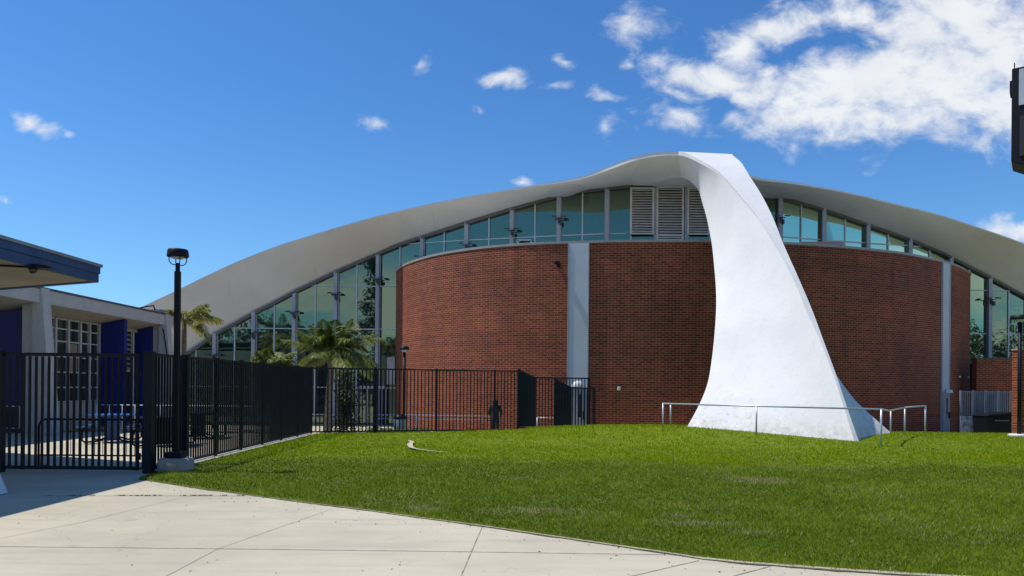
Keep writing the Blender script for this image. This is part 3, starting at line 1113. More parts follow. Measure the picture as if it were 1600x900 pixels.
# dome light hood over the left door
s = drum_at_px(904)
c = drum_pt(s, .06)
zc = W(904, 604, c.y).z
g = MB()
rows = []
for i in range(7):
    a = math.pi / 2 * i / 6
    rr = .22 * math.cos(a) + .001
    rows.append([Vector((c.x, c.y, zc)) + Vector((rr * 1.25 * math.cos(t), -abs(rr * math.sin(t)), .26 * math.sin(a))) for t in np.linspace(0, math.pi, 13)])
g.grid(rows)
g.build('lamp_hood', M_white, gym, smooth=True)

# duct on the drum roof
g = MB()
P0, P1 = W(1235, 380, 34.4), W(1318, 381, 35.6)
dz = ZB + .02
g.prism([(P0.x, P0.y, dz), (W(1253, 380, 34.8).x, 34.8, dz), (W(1253, 380, 34.8).x, 34.8, dz + .44), (P0.x, P0.y, dz + .1)], (0, 0, 0), (0, 1.0, 0))
g.box((W(1254, 380, 34.8).x, 34.8, dz), (W(1318, 380, 34.8).x, 36.0, dz + .46))
g.box((W(1254, 380, 34.8).x - .02, 34.76, dz + .46), (W(1318, 380, 34.8).x + .02, 36.0, dz + .50))
g.build('roof_duct', mat('dull sheet metal', (0.22, 0.20, 0.20), 0.5), gym)

# glazing: posts, panes, mullions, transoms, louvres
POST = [160, 219, 278, 337, 397.5, 460.5, 525, 590, 658.6, 727.6, 798, 871, 946, 1022.5, 1070, 1145, 1216, 1284, 1353, 1419, 1483, 1544, 1606, 1668]
LEV = [1.5, 4.83, 7.27, 9.58]


def wall_xy(px, off=0.0):
    Y = GYf(px)
    p = W(px, 500, Y)
    return Vector((p.x, p.y - off, 0))


def seg_bar(g, p, q, w, h):
    g.bar(p, q, w, h)


def zbot(px):
    return PLAZA


posts = []
for px in POST:
    p = wall_xy(px, 0.0)
    zt = gtop(px).z + 0.05
    if zt < PLAZA + .4: continue
    g = MB()
    g.box((p.x - .10, p.y - .22, PLAZA), (p.x + .10, p.y + .1, zt))
    g.box((p.x + .115, p.y - .10, PLAZA), (p.x + .17, p.y + .1, zt))
    posts.append(g.build('post', M_post, gym))
g = MB()
for a, b in zip(POST[:-1], POST[1:]):
    mid_px = (a + b) / 2
    if 1022 < mid_px < 1070: continue
    p = wall_xy(mid_px)
    zt = gtop(mid_px).z + .03
    if zt < PLAZA + .4: continue
    MB().box((p.x - .035, p.y - .07, PLAZA), (p.x + .035, p.y + .05, zt)).build('mullion', M_mull, gym)
for a, b in zip(POST[:-1], POST[1:]):
    edges = [a, (a + b) / 2, b] if not (1021 < a < 1030) else [a, b]
    for pa, pb in zip(edges[:-1], edges[1:]):
        A, Bq = wall_xy(pa), wall_xy(pb)
        za, zb = gtop(pa).z + .04, gtop(pb).z + .04
        if max(za, zb) < PLAZA + .3: continue
        za, zb = max(za, PLAZA + .02), max(zb, PLAZA + .02)
        g = MB()
        j = random.gauss(0, .008)
        j2 = random.gauss(0, .008)
        A2, B2 = A + Vector((0, j, 0)), Bq + Vector((0, -j, 0))
        zm = [PLAZA] + [z for z in LEV if z < min(za, zb) - .1]
        rows = [[A2 + Vector((0, j2 * (z - 4) / 4, z)), B2 + Vector((0, j2 * (z - 4) / 4, z))] for z in zm] + [[A2 + Vector((0, j2, za)), B2 + Vector((0, j2, zb))]]
        g.grid(rows)
        g.build('window', M_glass, gym)
# transoms follow the wall as continuous rails, stopping at the roof
for z in LEV:
    g = MB()
    for a, b in zip(POST[:-1], POST[1:]):
        pxs = np.linspace(a, b, 9)
        good = [q for q in pxs if gtop(q).z > z + .05]
        if len(good) < 2: continue
        qa, qb = good[0], good[-1]
        A, Bq = wall_xy(qa, .03), wall_xy(qb, .03)
        g.bar(A + Vector((0, 0, z)), Bq + Vector((0, 0, z)), .06, .055)
    g.build('transom', M_mull, gym)
for lo_px, hi_px in ((146, 985), (1115, 1720)):
    g = MB()
    pxs = np.linspace(lo_px, hi_px, 90)
    for qa, qb in zip(pxs[:-1], pxs[1:]):
        a, b = gtop(qa), gtop(qb)
        g.bar(a + Vector((0, -.12, -.06)), b + Vector((0, -.12, -.06)), .2, .13)
    g.build('head_frame', M_head, gym)
pa, pb = gtop(985), gtop(1115)
g = MB()
g.bar(pa + Vector((0, -.1, -.06)), pb + Vector((0, -.1, -.06)), .2, .14)
g.build('head_frame', M_head, gym)
for (a, b, yt, yb) in ((986, 1020.5, 293, 366.5), (1027, 1067, 291.5, 376), (1075, 1108, 293, 367)):
    Yw = 37.82
    A, Bq = W(a, yt, Yw), W(b, yt, Yw)
    zt, zb = A.z - .02, W(a, yb, Yw).z
    g = MB()
    g.box((A.x, Yw, zb), (Bq.x, Yw + .1, zt))
    lv = g.build('louvre', M_dark, gym)
    g = MB()
    nsl = 19 if b - a > 38 else 17
    for i in range(nsl):
        z = zb + .1 + (zt - zb - .16) * (i + .5) / nsl
        g.prism([(A.x + .05, Yw - .10, z - .045), (A.x + .05, Yw - .005, z + .04), (A.x + .05, Yw - .005, z + .055), (A.x + .05, Yw - .10, z - .02)], (0, 0, 0), (Bq.x - A.x - .1, 0, 0))
    g.build('slat', M_louver, lv)
    g = MB()
    for q in (A.x, Bq.x):
        g.bar((q, Yw - .06, zb), (q, Yw - .06, zt), .09, .09)
    for z in ([zb + .04, zt - .03] + ([zb + .27] if b - a > 38 else [])):
        g.bar((A.x + .046, Yw - .065, z), (Bq.x - .046, Yw - .065, z), .075, .075)
    g.build('frame', M_louver, lv)

# roof-awning window above the brick
p0, p1 = W(809, 375, 39.2), W(830, 385, 39.2)
g = MB()
for a, b in (((p0.x, p0.z), (p1.x, p0.z)), ((p0.x, p1.z), (p1.x, p1.z)), ((p0.x, p0.z), (p0.x, p1.z)), ((p1.x, p0.z), (p1.x, p1.z))):
    g.bar((a[0], 39.2, a[1]), (b[0], 39.2, b[1]), .09, .09)
g.build('vent_window_frame', mat('pale green frame', (0.40, 0.47, 0.44), 0.5), gym)

# twin floodlights on the posts
fl = [(397.5, 521), (460.5, 489), (525, 460), (590, 436), (658.6, 403), (727.6, 383), (798, 360), (871, 341), (1216, 340), (1544, 468), (337, 556)]
fproto = None
for px, py in fl:
    p = wall_xy(px, .30)
    z = W(px, py, p.y).z
    if fproto is None:
        g = MB()
        g.bar((p.x - .22, p.y, z), (p.x + .22, p.y, z), .04, .04)
        g.box((p.x - .04, p.y - .04, z - .24), (p.x + .04, p.y + .07, z + .03))
        for sx in (-1, 1):
            g.prism([(p.x + sx * .26 - .12, p.y - .24, z + .02), (p.x + sx * .26 + .12, p.y - .24, z + .02), (p.x + sx * .26 + .10, p.y - .02, z + .07), (p.x + sx * .26 - .10, p.y - .02, z + .07)], (0, 0, 0), (0, 0, .06))
        g.box((p.x + .05, p.y - .10, z - .34), (p.x + .14, p.y + .05, z - .10))
        fproto = g.build('floodlight', mat('dark lamp metal', (0.04, 0.045, 0.055), 0.5), gym)
        f0 = Vector((p.x, p.y, z))
    else:
        c = fproto.copy()
        col.objects.link(c)
        c.parent = gym
        c.location = Vector((p.x, p.y, z)) - f0

# glazed door frames at plaza level, grey panel beside the drum
for (a, b) in ((562, 589), (592, 604)):
    A, Bq = wall_xy(a, .12), wall_xy(b, .12)
    g = MB()
    for t in (0, .5, 1):
        q = A.lerp(Bq, t)
        g.bar(q + Vector((0, 0, PLAZA)), q + Vector((0, 0, 1.5)), .1, .1)
    g.bar(A + Vector((0, -.003, 1.52)), Bq + Vector((0, -.003, 1.52)), .12, .16)
    g.build('door_frame', M_post, gym)
A = W(605, 558, 41.6)
g = MB()
g.box((A.x, 41.55, 1.7), (A.x + .44, 41.75, A.z))
g.build('wall_panel', mat('pale grey panel', (0.38, 0.41, 0.41), 0.6), gym)

# ------------------------------------------------------------------ classroom building on the left
cls = thing('classroom_building', (-15.0, 24.0, 0), 'low classroom building with blue fins and a white eave behind the fence', 'building')
EXv = -14.95
g = MB()
g.box((EXv - .14, 8, 4.15), (EXv, 32.6, 4.58))
g.build('eave_beam', M_beige, cls)
g = MB()
g.box((-30, 8, 4.585), (EXv - .3, 32.5, 4.665))
g.build('roof', mat('pale roof gravel', (0.36, 0.35, 0.33), 0.9), cls)
g = MB()
g.box((EXv - .28, 8, 4.583), (EXv + .03, 32.75, 4.655))
g.build('roof_edge', mat('dark roof edge', (0.10, 0.11, 0.14), 0.6), cls)
g = MB()
g.prism([(EXv - .145, 8, 4.17), (EXv - .145, 8, 4.22), (-30, 8, 4.22), (-16.2, 8, 3.93)], (0, 0, 0), (0, 24.6, 0))
g.build('soffit', mat('eave soffit paint', (0.44, 0.40, 0.33), 0.8), cls)
g = MB()
wx = -16.1
# wall with an opening for the window: sill wall, header and end walls
g.box((wx - .2, 24.15, -.1), (wx, 28.95, .9))
g.box((wx - .2, 29.15, 2.9 + .9), (wx, 32.0, 3.93))
g.box((-30, 24.35, -.1), (-16.35, 24.5, 3.9))
g.build('wall', mat('sill wall paint', (0.45, 0.42, 0.37), 0.85, var=.15), cls)
g = MB()
g.box((-30, 32.05, -.6), (-15.6, 32.6, 4.14))
g.build('end_wall', M_beige, cls)
# window
g = MB()
g.box((wx - .16, 24.2, .9), (wx - .1, 28.9, 3.92))
wn = g.build('window', M_dglass, cls)
g = MB()
for Yq in (24.6, 25.35, 26.1, 26.85, 27.6, 28.2, 28.86):
    g.bar((wx - .04, Yq, .9), (wx - .04, Yq, 3.92), .10, .10)
for z in (.94, 1.45, 2.0, 2.55, 3.1, 3.55, 3.9):
    g.bar((wx - .06, 24.2, z), (wx - .06, 28.86, z), .05, .05)
g.build('window_frame', M_beige, wn)
g = MB()
for (a, b, z0, z1) in ((27.0, 27.5, 2.0, 3.05),):
    g.box((wx - .095, a, z0), (wx - .085, b, z1))
g.build('window_blind', mat('tan blind', (0.30, 0.24, 0.17), 0.8), wn)
# louvred side window and door beyond the middle fin
g = MB()
g.box((wx - .16, 29.15, 2.15), (wx - .1, 31.9, 3.8))
lw = g.build('window', M_dglass, cls)
g = MB()
for z in np.arange(2.3, 3.8, .2):
    g.prism([(wx - .09, 29.2, z), (wx - .02, 29.2, z - .1), (wx - .02, 29.2, z - .085), (wx - .09, 29.2, z + .015)], (0, 0, 0), (0, 2.1, 0))
g.build('slat', mat('glass louvre', (0.25, 0.30, 0.31), 0.2), lw)
g = MB()
g.bar((wx - .0, 31.35, 0), (wx - .0, 31.35, 3.8), .1, .1)
g.bar((wx - .02, 29.15, 2.15), (wx - .02, 31.3, 2.15), .08, .08)
g.build('window_frame', M_beige, lw)
g = MB()
g.box((wx - .12, 29.2, 0), (wx - .05, 31.3, 2.1))
dr = g.build('door', mat('dark blue door', (0.008, 0.008, 0.03), 0.4), cls)
g = MB()
g.box((wx - .045, 30.6, .7), (wx - .02, 30.85, 1.9))
g.build('door_window', mat('pale notice panel', (0.3, 0.3, 0.32), 0.5), dr)
# blue fins and panels, white columns
for (x0, x1, y0, y1, zt) in ((-19.5, -15.6, 23.75, 24.0, 3.98), (wx + .01, -15.17, 28.9, 29.13, 4.12), (-16.3, -15.52, 31.75, 32.0, 4.1)):
    g = MB()
    g.prism([(x0, y0, -.05), (x1, y0, -.05), (x1, y0, zt), (x0, y0, zt - min(.3, (x1 - x0) * .2))], (0, 0, 0), (0, y1 - y0, 0))
    g.build('fin', M_blue, cls)
g = MB()
g.box((-17.0, 23.70, .1), (-15.75, 23.745, .85))
g.build('fin_panel', mat('navy lower panel', (0.008, 0.01, 0.05), 0.5), cls)
g = MB()
for a, b in (((-16.95, .85), (-15.75, .85)), ((-16.95, .15), (-15.75, .15)), ((-15.75, .15), (-15.75, .85)), ((-16.3, .15), (-16.3, .85))):
    g.bar((a[0], 23.68, a[1]), (b[0], 23.68, b[1]), .035, .035)
g.build('panel_frame', M_galv, cls)
for (yc, x0) in ((23.6, -15.58), (32.0, -15.5)):
    g = MB()
    g.prism([(x0, yc - .1, -.1), (-15.2, yc - .1, -.1), (-15.2, yc - .1, 4.14), (x0, yc - .1, 4.14)], (0, 0, 0), (0, .3, 0))
    g.prism([(-15.195, yc - .22, -.1), (-14.52, yc - .22, -.1), (-14.90, yc - .22, 4.62), (-15.195, yc - .22, 4.62)], (0, 0, 0), (0, .42, 0))
    g.build('column', M_beige, cls)
g = MB()
q = W(243, 487, 31.6)
g.box((q.x - .2, 31.6, q.z - .12), (q.x + .25, 31.9, q.z + .1))
g.build('junction_box', mat('dull galvanised', (0.30, 0.32, 0.33), 0.4), cls)
g = MB()
g.tube([W(215, 482, 30.5), W(228, 479, 31), W(240, 477.5, 31.5), W(242, 484, 31.6)], .03, 6)
g.tube([W(246, 490, 31.8), W(252, 502, 31.95), W(256, 520, 31.7), W(262, 560, 31.8)], .025, 6)
g.build('conduit', M_black, cls)

# ------------------------------------------------------------------ walkway canopy, near left
cz = 3.58
can = thing('walkway_canopy', (-10.6, 9.0, 0), 'flat walkway canopy with a two-board blue fascia and tan soffit', 'canopy')
cor = [(-8.12, 14.5), (-8.25, -6.0), (-13.5, -6.0), (-13.5, 17.0)]
g = MB()
g.prism([(x - .0, y, cz + .02) for x, y in [(-8.22, 14.4), (-8.35, -5.9), (-13.4, -5.9), (-13.4, 16.8)]], (0, 0, 0), (0, 0, .05))
g.build('soffit', M_tan, can)


def skew(off, z0, z1):
    P = [(-8.12 + off, 14.5 + off), (-8.25 + off, -6 - off), (-13.5 - off, -6 - off), (-13.5 - off, 17.0 + off)]
    inn = [(-8.12 - .09 , 14.5 - .09), (-8.25 - .09, -6 + .09), (-13.5 + .09, -6 + .09), (-13.5 + .09, 17.0 - .12)]
    g = MB()
    for i in range(4):
        j = (i + 1) % 4
        a, b, c, d_ = P[i], P[j], inn[j], inn[i]
        g.prism([(*a, z0), (*b, z0), (*c, z0), (*d_, z0)], (0, 0, 0), (0, 0, z1 - z0))
    return g


skew(0, cz, cz + .165).build('fascia_board', M_fblue, can)
skew(.02, cz + .168, cz + .30).build('fascia_board', M_fblue, can)
g = MB()
g.prism([(-8.07, 14.55, cz + .303), (-8.2, -6.05, cz + .303), (-13.55, -6.05, cz + .303), (-13.55, 17.05, cz + .303)], (0, 0, 0), (0, 0, .055))
g.build('roof', mat('grey drip metal', (0.28, 0.29, 0.33), 0.5), can)
for y in (-3, 4, 15.2):
    MB().tube([(-12.6, y, -.1), (-12.6, y, cz + .018)], .07, 14).build('column', M_black, can, smooth=True)
# camera under the soffit
q = W(60, 428, 12.6)
sc_ = thing('security_camera', (q.x, q.y, cz + .02), 'dark dome security camera hanging under the canopy soffit', 'camera')
MB().lathe((q.x, q.y, cz - .028), [(.20, 0), (.21, .02), (.19, .047)], 20).build('mounting_plate', M_black, sc_, smooth=True)
MB().lathe((q.x - .06, q.y - .05, cz - .128), [(.01, 0), (.045, .012), (.065, .05), (.07, .098)], 18).build('dome', mat('smoked dome', (0.05, 0.05, 0.05), 0.1), sc_, smooth=True)
MB().tube([(q.x - .15, q.y, cz - .005), (q.x - 1.0, q.y - .3, cz - .005), (q.x - 2.2, q.y - .5, cz - .005)], .018, 8).build('conduit', M_black, sc_)

# ------------------------------------------------------------------ fences
PZ = 0.02                                      # picket width


def picket_run(th, a, b, spacing, h0, h1, zoff=0.06, inset=0.0, sz=0.034):
    """pickets from a to b, each its own part"""
    a, b = Vector(a), Vector(b)
    L = (b - a).length
    n = max(2, int(L / spacing))
    first = None
    for i in range(n):
        p = a.lerp(b, (i + .5) / n)
        za, zt = p.z + zoff, p.z + h0 + (h1 - h0) * (i + .5) / n
        if first is None:
            g = MB()
            g.box((p.x - sz / 2, p.y - sz / 2, za), (p.x + sz / 2, p.y + sz / 2, zt))
            first = g.build('picket', M_fence, th)
            fp = p.copy()
        else:
            dup(first, th, p - fp)


def post_at(th, p, h, w=.06):
    g = MB()
    g.box((p.x - w / 2, p.y - w / 2, p.z - .1), (p.x + w / 2, p.y + w / 2, p.z + h))
    g.box((p.x - w / 2 - .008, p.y - w / 2 - .008, p.z + h), (p.x + w / 2 + .008, p.y + w / 2 + .008, p.z + h + .02))
    return g.build('post', M_fence, th)


H = 2.16
gy = 13.25
# gate across the walk
gt = thing('gate', (-7.5, gy, 0), 'black metal swing gate of upright bars across the concrete walk', 'gate')
xg0, xg1 = W(36, 650, gy).x, W(215, 650, gy).x
g = MB()
for x in (xg0, xg1):
    g.bar((x, gy, .05), (x, gy, H - .02), .05, .05)
for z in (.09, H - .045):
    g.bar((xg0 + .026, gy, z), (xg1 - .026, gy, z), .045, .06)
g.build('frame', M_fence, gt)
picket_run(gt, (xg0 + .06, gy, 0), (xg1 - .06, gy, 0), .112, H - .08, H - .08, .12)
g = MB()
for z in (.3, 1.8):
    g.tube([(xg1 + .045, gy, z - .06), (xg1 + .045, gy, z + .06)], .022, 8)
g.build('hinge', M_fence, gt)
# fixed panel left of the gate
fp_ = thing('fence', (-9.6, gy, 0), 'short black fence panel at the left of the gate, under the canopy', 'fence', 'black picket fences')
xl = W(2, 650, gy).x
g = MB()
for z in (.09, H - .045):
    MB().bar((-10.6, gy, z), (xg0 - .04, gy, z), .045, .06).build('rail', M_fence, fp_)
post_at(fp_, Vector((xl, gy, 0)), H, .10)
picket_run(fp_, (-10.6, gy, 0), (xg0 - .06, gy, 0), .112, H - .05, H - .05, .08)

# side fence running away
sf = thing('fence', (FX, 18.4, 0), 'long black picket fence running away along the left edge of the lawn', 'fence', 'black picket fences')
post_at(sf, Vector((FX - .05, gy, 0)), H, .15)
py_ = [14.62, 16.12, 17.62, 19.15, 20.7, 22.25, 23.8]
prev = gy + .1
pl_ = []
for y in py_:
    w = .11 if y < 15 else .06
    post_at(sf, Vector((FX, y, gz(FX, y))), H, w)
    pl_.append(y)
g1, g2 = MB(), MB()
for a, b in zip([gy] + pl_[:-1], pl_):
    za, zb = gz(FX, a), gz(FX, b)
    g1.bar((FX, a + .08, za + .09), (FX, b - .035, zb + .09), .04, .05)
    g2.bar((FX, a + .08, za + H - .03), (FX, b - .035, zb + H - .03), .045, .05)
    n = 11
    picket_run(sf, (FX, a + .09, za), (FX, b - .04, zb), .112, H - .05, H - .05, .11, sz=.029)
g1.build('rail', M_fence, sf)
g2.build('rail', M_fence, sf)

# frontal run
ff = thing('fence', (-3.2, 25.0, 0), 'black picket fence across the back of the lawn in front of the brick wall', 'fence', 'black picket fences')
A = Vector((FX, 23.8, gz(FX, 23.8)))
Bc = Vector((C1.x, C1.y, 0.02))
tf = Bc - A
for px in (589, 683, 773, 809):
    t = (px - 490) / (811 - 490.0)
    t = t * 23.8 / (26.1 - t * (26.1 - 23.8))
    p = A.lerp(Bc, t)
    post_at(ff, Vector((p.x, p.y, gz(p.x, p.y) * .6)), H + .02, .07)
g1, g2 = MB(), MB()
g1.bar(A + Vector((.03, 0, .09)), Bc + Vector((0, 0, .09)), .04, .045)
g2.bar(A + Vector((.03, 0, H - .02)), Bc + Vector((0, 0, H - .02)), .045, .05)
g1.build('rail', M_fence, ff)
g2.build('rail', M_fence, ff)
picket_run(ff, A + Vector((.08, 0.02, 0)), Bc, .122, H - .05, H - .05, .1)

# stepped end
sfz = thing('fence', (2.0, 29.5, 0), 'stepped black picket fence dropping down to the brick wall by the grey door', 'fence', 'black picket fences')
J = [(811, 578, 26.15), (836, 590.5, 29.4), (921, 591.2, 29.4)]
K2 = [(867, 592.5, 29.45), (892, 606, 31.6), (929, 607, 31.7)]
for tri in (J, K2):
    P = [W(*t) for t in tri]
    for a, b in zip(P[:-1], P[1:]):
        MB().bar(a, b, .045, .055).build('rail', M_fence, sfz)
        MB().bar(a - Vector((0, 0, 2.0)), b - Vector((0, 0, 2.0)), .04, .045).build('rail', M_fence, sfz)
    for a, b in zip(P[:-1], P[1:]):
        base_a, base_b = a - Vector((0, 0, 2.1)), b - Vector((0, 0, 2.1))
        picket_run(sfz, base_a, base_b, .12, 2.08, 2.08, .06)
    for p in P:
        post_at(sfz, p - Vector((0, 0, 2.12)), 2.14, .07)

# ------------------------------------------------------------------ lamps
def big_lamp():
    p = WG(274, 741)
    L = thing('street_lamp', (p.x, p.y, 0), 'tall black lamp post with a caged drum head, on a concrete block by the gate', 'lamp post')
    y = p.y + .25
    x = W(276.3, 590, y).x
    # oblong concrete footing
    rings = []
    for (sx, sy, z) in ((.26, .24, -.05), (.285, .26, .08), (.275, .25, .22), (.25, .23, .262), (.22, .20, .27)):
        ring = []
        for k in range(28):
            a = 2 * math.pi * k / 28
            c, s = math.cos(a), math.sin(a)
            e = .55
            ring.append(Vector((x + math.copysign(abs(c) ** e, c) * sx, y + math.copysign(abs(s) ** e, s) * sy, z)))
        rings.append(ring)
    g = MB()
    g.tube_rings(rings)
    g.build('footing', M_conc, L, smooth=True)
    g = MB()
    g.box((x - .14, y - .14, .272), (x + .14, y + .14, .38))
    g.build('base_plate', M_black, L, bevel=.01)
    ztop = W(278, 418, y).z
    zc1 = W(278, 412, y).z
    xt = x
    g = MB()
    g.box((x - .046, y - .046, .382), (x + .046, y + .046, W(278, 424, y).z))
    g.build('pole', M_black, L, bevel=.008)
    g = MB()
    zt = W(278, 424, y).z
    g.box((x - .030, y - .030, zt), (x + .030, y + .030, W(278, 411, y).z))
    g.build('neck', M_black, L)
    zn = W(278, 413.5, y).z
    zh0, zh1 = W(278, 402, y).z, W(278, 389, y).z
    g = MB()
    for k in range(4):
        a = R(38) + k * math.pi / 2
        ca, sa = math.cos(a), math.sin(a)
        g.tube([(x + ca * r, y + sa * r, z) for r, z in ((.03, zn), (.08, zn - .01), (.125, zn + .02), (.148, zn + .06), (.15, zh0 + .01))], .0085, 8)
    g.build('cage', M_black, L, smooth=True)
    hh = zh1 - zh0
    MB().lathe((x, y, zh0), [(.155, 0), (.182, .005), (.187, .03), (.176, hh * .8), (.165, hh * .93), (.09, hh), (.01, hh * 1.01)], 32).build('hood', M_black, L, smooth=True)
    MB().lathe((x, y, zh0 - .03), [(.02, 0), (.09, .004), (.11, .02), (.11, .03)], 20).build('lens', mat('clear lens', (0.45, 0.50, 0.52), 0.2), L, smooth=True)
    g = MB()
    g.box((x - .19, y - .16, zh0 + hh * .6), (x - .10, y - .15, zh0 + hh * .68))
    return L


big_lamp()


def hood_lamp(px, ptop, Y, zbase, label, foot=False, hs=1.0):
    q = W(px, ptop, Y)
    x, y, zt = q.x, Y, q.z
    L = thing('street_lamp', (x, y, zbase), label, 'lamp post')
    MB().tube([(x, y, zbase + (.12 if foot else 0)), (x, y, zt - .22)], .06, 12).build('pole', M_black, L, smooth=True)
    s = .19 * hs
    MB().lathe((x, y, zt - .14), [(s, 0), (s * 1.02, .02), (s * .95, .12), (s * .3, .145), (.01, .15)], 24).build('hood', M_black, L, smooth=True)
    MB().lathe((x, y, zt - .24), [(.06, 0), (.10, .02), (.12, .06), (.13, .098)], 20).build('lens', mat('clear lens', (0.45, 0.50, 0.52), 0.2), L, smooth=True)
    if foot:
        MB().lathe((x, y, zbase - .1), [(.32, 0), (.32, .19), (.28, .218), (.01, .219)], 24).build('footing', M_white, L)
    return L


hood_lamp(632, 541, 30.0, PLAZA, 'small black lamp post standing behind the fence at the left end of the brick wall')
hood_lamp(1594, 492, 24.5, gz(W(1594, 492, 24.5).x, 24.5), 'black lamp post in front of the brick pier at the far right', True, 1.5)

# ------------------------------------------------------------------ pipe rail round the buttress
gr = thing('guard_rail', (9.5, 22.5, 0), 'galvanised pipe guard rail standing on the grass round the white buttress foot', 'railing')
top = [W(1048, 630.6, 24.9), W(1036, 630.6, 23.8), W(1182, 634.6, 22.2), W(1377, 639.5, 20.1), W(1390, 640.3, 21.6), W(1414, 636.8, 24.0), W(1446, 634, 24.4)]
g = MB()
g.tube([top[0], top[1]], .026, 10)
g.tube([top[1] + Vector((-.0, 0, 0)), top[2], top[3]], .026, 10)
g.tube([top[3], top[4] - Vector((0, 0, .03)), top[5]], .026, 10)
g.tube([top[5], top[6]], .026, 10)
g.build('top_rail', M_galv, gr, smooth=True)
for k in (0, 1, 2, 3, 5, 6):
    p = top[k]
    MB().tube([(p.x, p.y, gz(p.x, p.y) - .05), (p.x, p.y, p.z)], .028, 10).build('post', M_galv, gr, smooth=True)
p = W(1392, 640, 24.6)
MB().tube([(p.x, p.y, gz(p.x, p.y) - .05), (p.x, p.y, p.z)], .028, 10).build('post', M_galv, gr, smooth=True)

# ------------------------------------------------------------------ railings in the courtyard and on the plaza
def pipe_rail(name, label, pts, zf, hh, step, m, mids=(), r=.022):
    c = Vector((sum(p[0] for p in pts), sum(p[1] for p in pts), 0)) / len(pts)
    th = thing(name, (c.x, c.y, zf(c.x, c.y)), label, 'railing')
    P = [Vector((p[0], p[1], zf(p[0], p[1]))) for p in pts]
    g = MB()
    g.tube([p + Vector((0, 0, hh)) for p in P], r, 8)
    g.build('top_rail', m, th, smooth=True)
    for mh in mids:
        MB().tube([p + Vector((0, 0, mh)) for p in P], r * .8, 8).build('middle_rail', m, th, smooth=True)
    for a, b in zip(P[:-1], P[1:]):
        n = max(1, int((b - a).length / step))
        for i in range(n + 1):
            p = a.lerp(b, i / n)
            MB().tube([p, p + Vector((0, 0, hh))], r, 8).build('post', m, th, smooth=True)
    return th


pipe_rail('handrail', 'white handrail of thin uprights crossing the courtyard behind the side fence', [(-13.7, 24.4), (-6.9, 24.3)], lambda x, y: 0.0, .90, .42, M_white, (.12,), .016)
pipe_rail('handrail', 'pale pipe railing on the plaza between the fence and the brick wall', [(-9.0, 30.8), (-0.6, 30.8)], lambda x, y: PLAZA, 1.0, 1.5, M_galv, (.85,), .024)
pipe_rail('handrail', 'short stub of pale pipe railing beside the stepped fence', [(1.05, 30.6), (1.75, 30.6), (1.95, 31.6)], lambda x, y: PLAZA, .95, .6, M_galv, (), .024)

# black crowd barrier inside the gate
bx0, bx1, by_ = -8.95, -6.98, 14.0
br = thing('crowd_barrier', ((bx0 + bx1) / 2, by_, 0), 'black tubular barrier with rounded corners standing just inside the gate', 'barrier')
g = MB()
zt, zb_ = .92, .24
P = [(bx0, by_, .03), (bx0, by_, zt - .12), (bx0 + .04, by_, zt - .04), (bx0 + .12, by_, zt), (bx1 - .12, by_, zt), (bx1 - .04, by_, zt - .04), (bx1, by_, zt - .12), (bx1, by_, .03)]
g.tube(P, .02, 8)
g.build('frame', M_black, br, smooth=True)
MB().tube([(bx0, by_, zb_), (bx1, by_, zb_)], .016, 8).build('bottom_rail', M_black, br)
for i in range(1, 13):
    x = bx0 + (bx1 - bx0) * i / 13
    MB().tube([(x, by_, zb_), (x, by_, zt)], .007, 6).build('bar', M_black, br)
for x in (bx0, bx1):
    MB().bar((x, by_ - .22, .02), (x, by_ + .22, .02), .05, .03).build('foot', M_black, br)

# lunch tables
def lunch_table(x, y, z, mtop, label, rot=0.0):
    T_ = thing('picnic_table', (x, y, z), label, 'table', 'courtyard lunch tables')
    c, s = math.cos(rot), math.sin(rot)
    q = lambda a, b, h: (x + a * c - b * s, y + a * s + b * c, z + h)
    g = MB()
    n = 8
    pts = [q(.62 * math.cos(math.pi / 8 + k * math.pi / 4), .62 * math.sin(math.pi / 8 + k * math.pi / 4), .72) for k in range(n)]
    g.prism(pts, (0, 0, 0), (0, 0, .045))
    g.build('table_top', mtop, T_, bevel=.01)
    g = MB()
    g.prism([q(-.16, -.16, .05), q(.16, -.16, .05), q(.16, .16, .05), q(-.16, .16, .05)], (0, 0, 0), (0, 0, .665))
    g.build('pedestal', mtop, T_)
    for k in range(4):
        a = k * math.pi / 2 + math.pi / 4
        ca, sa = math.cos(a), math.sin(a)
        MB().tube([q(ca * r, sa * r, h) for r, h in ((.1, .16), (.45, .05), (.78, .04), (.86, .1), (.86, .3), (.8, .42))], .026, 8).build('leg', M_black, T_, smooth=True)
        MB().lathe(q(ca * .82, sa * .82, .43), [(.17, 0), (.18, .015), (.17, .035), (.01, .036)], 16).build('seat', M_black if mtop is M_black else M_fblue, T_)
    return T_


lunch_table(-10.95, 20.3, 0, mat('table blue', (0.03, 0.10, 0.32), 0.4), 'blue eight-sided lunch table with round seats behind the gate', .3)
lunch_table(-9.0, 19.2, 0, M_black, 'black lunch table seen through the side fence just right of the lamp post', .2)
lunch_table(-9.3, 22.0, 0, M_black, 'black lunch table standing farthest from the gate behind the side fence', .1)

# litter bin near the small lamp
bp_ = W(625, 660, 29.6)
lb = thing('litter_bin', (bp_.x, 29.6, PLAZA), 'grey litter bin with a dark lid beside the small lamp post', 'bin')
MB().lathe((bp_.x, 29.6, PLAZA), [(.24, 0), (.26, .05), (.27, .85), (.25, .9)], 20).build('body', mat('grey bin', (0.25, 0.29, 0.31), 0.5), lb, smooth=True)
MB().lathe((bp_.x, 29.6, PLAZA + .9), [(.27, 0), (.28, .03), (.2, .15), (.05, .2), (.01, .2)], 20).build('lid', M_black, lb, smooth=True)

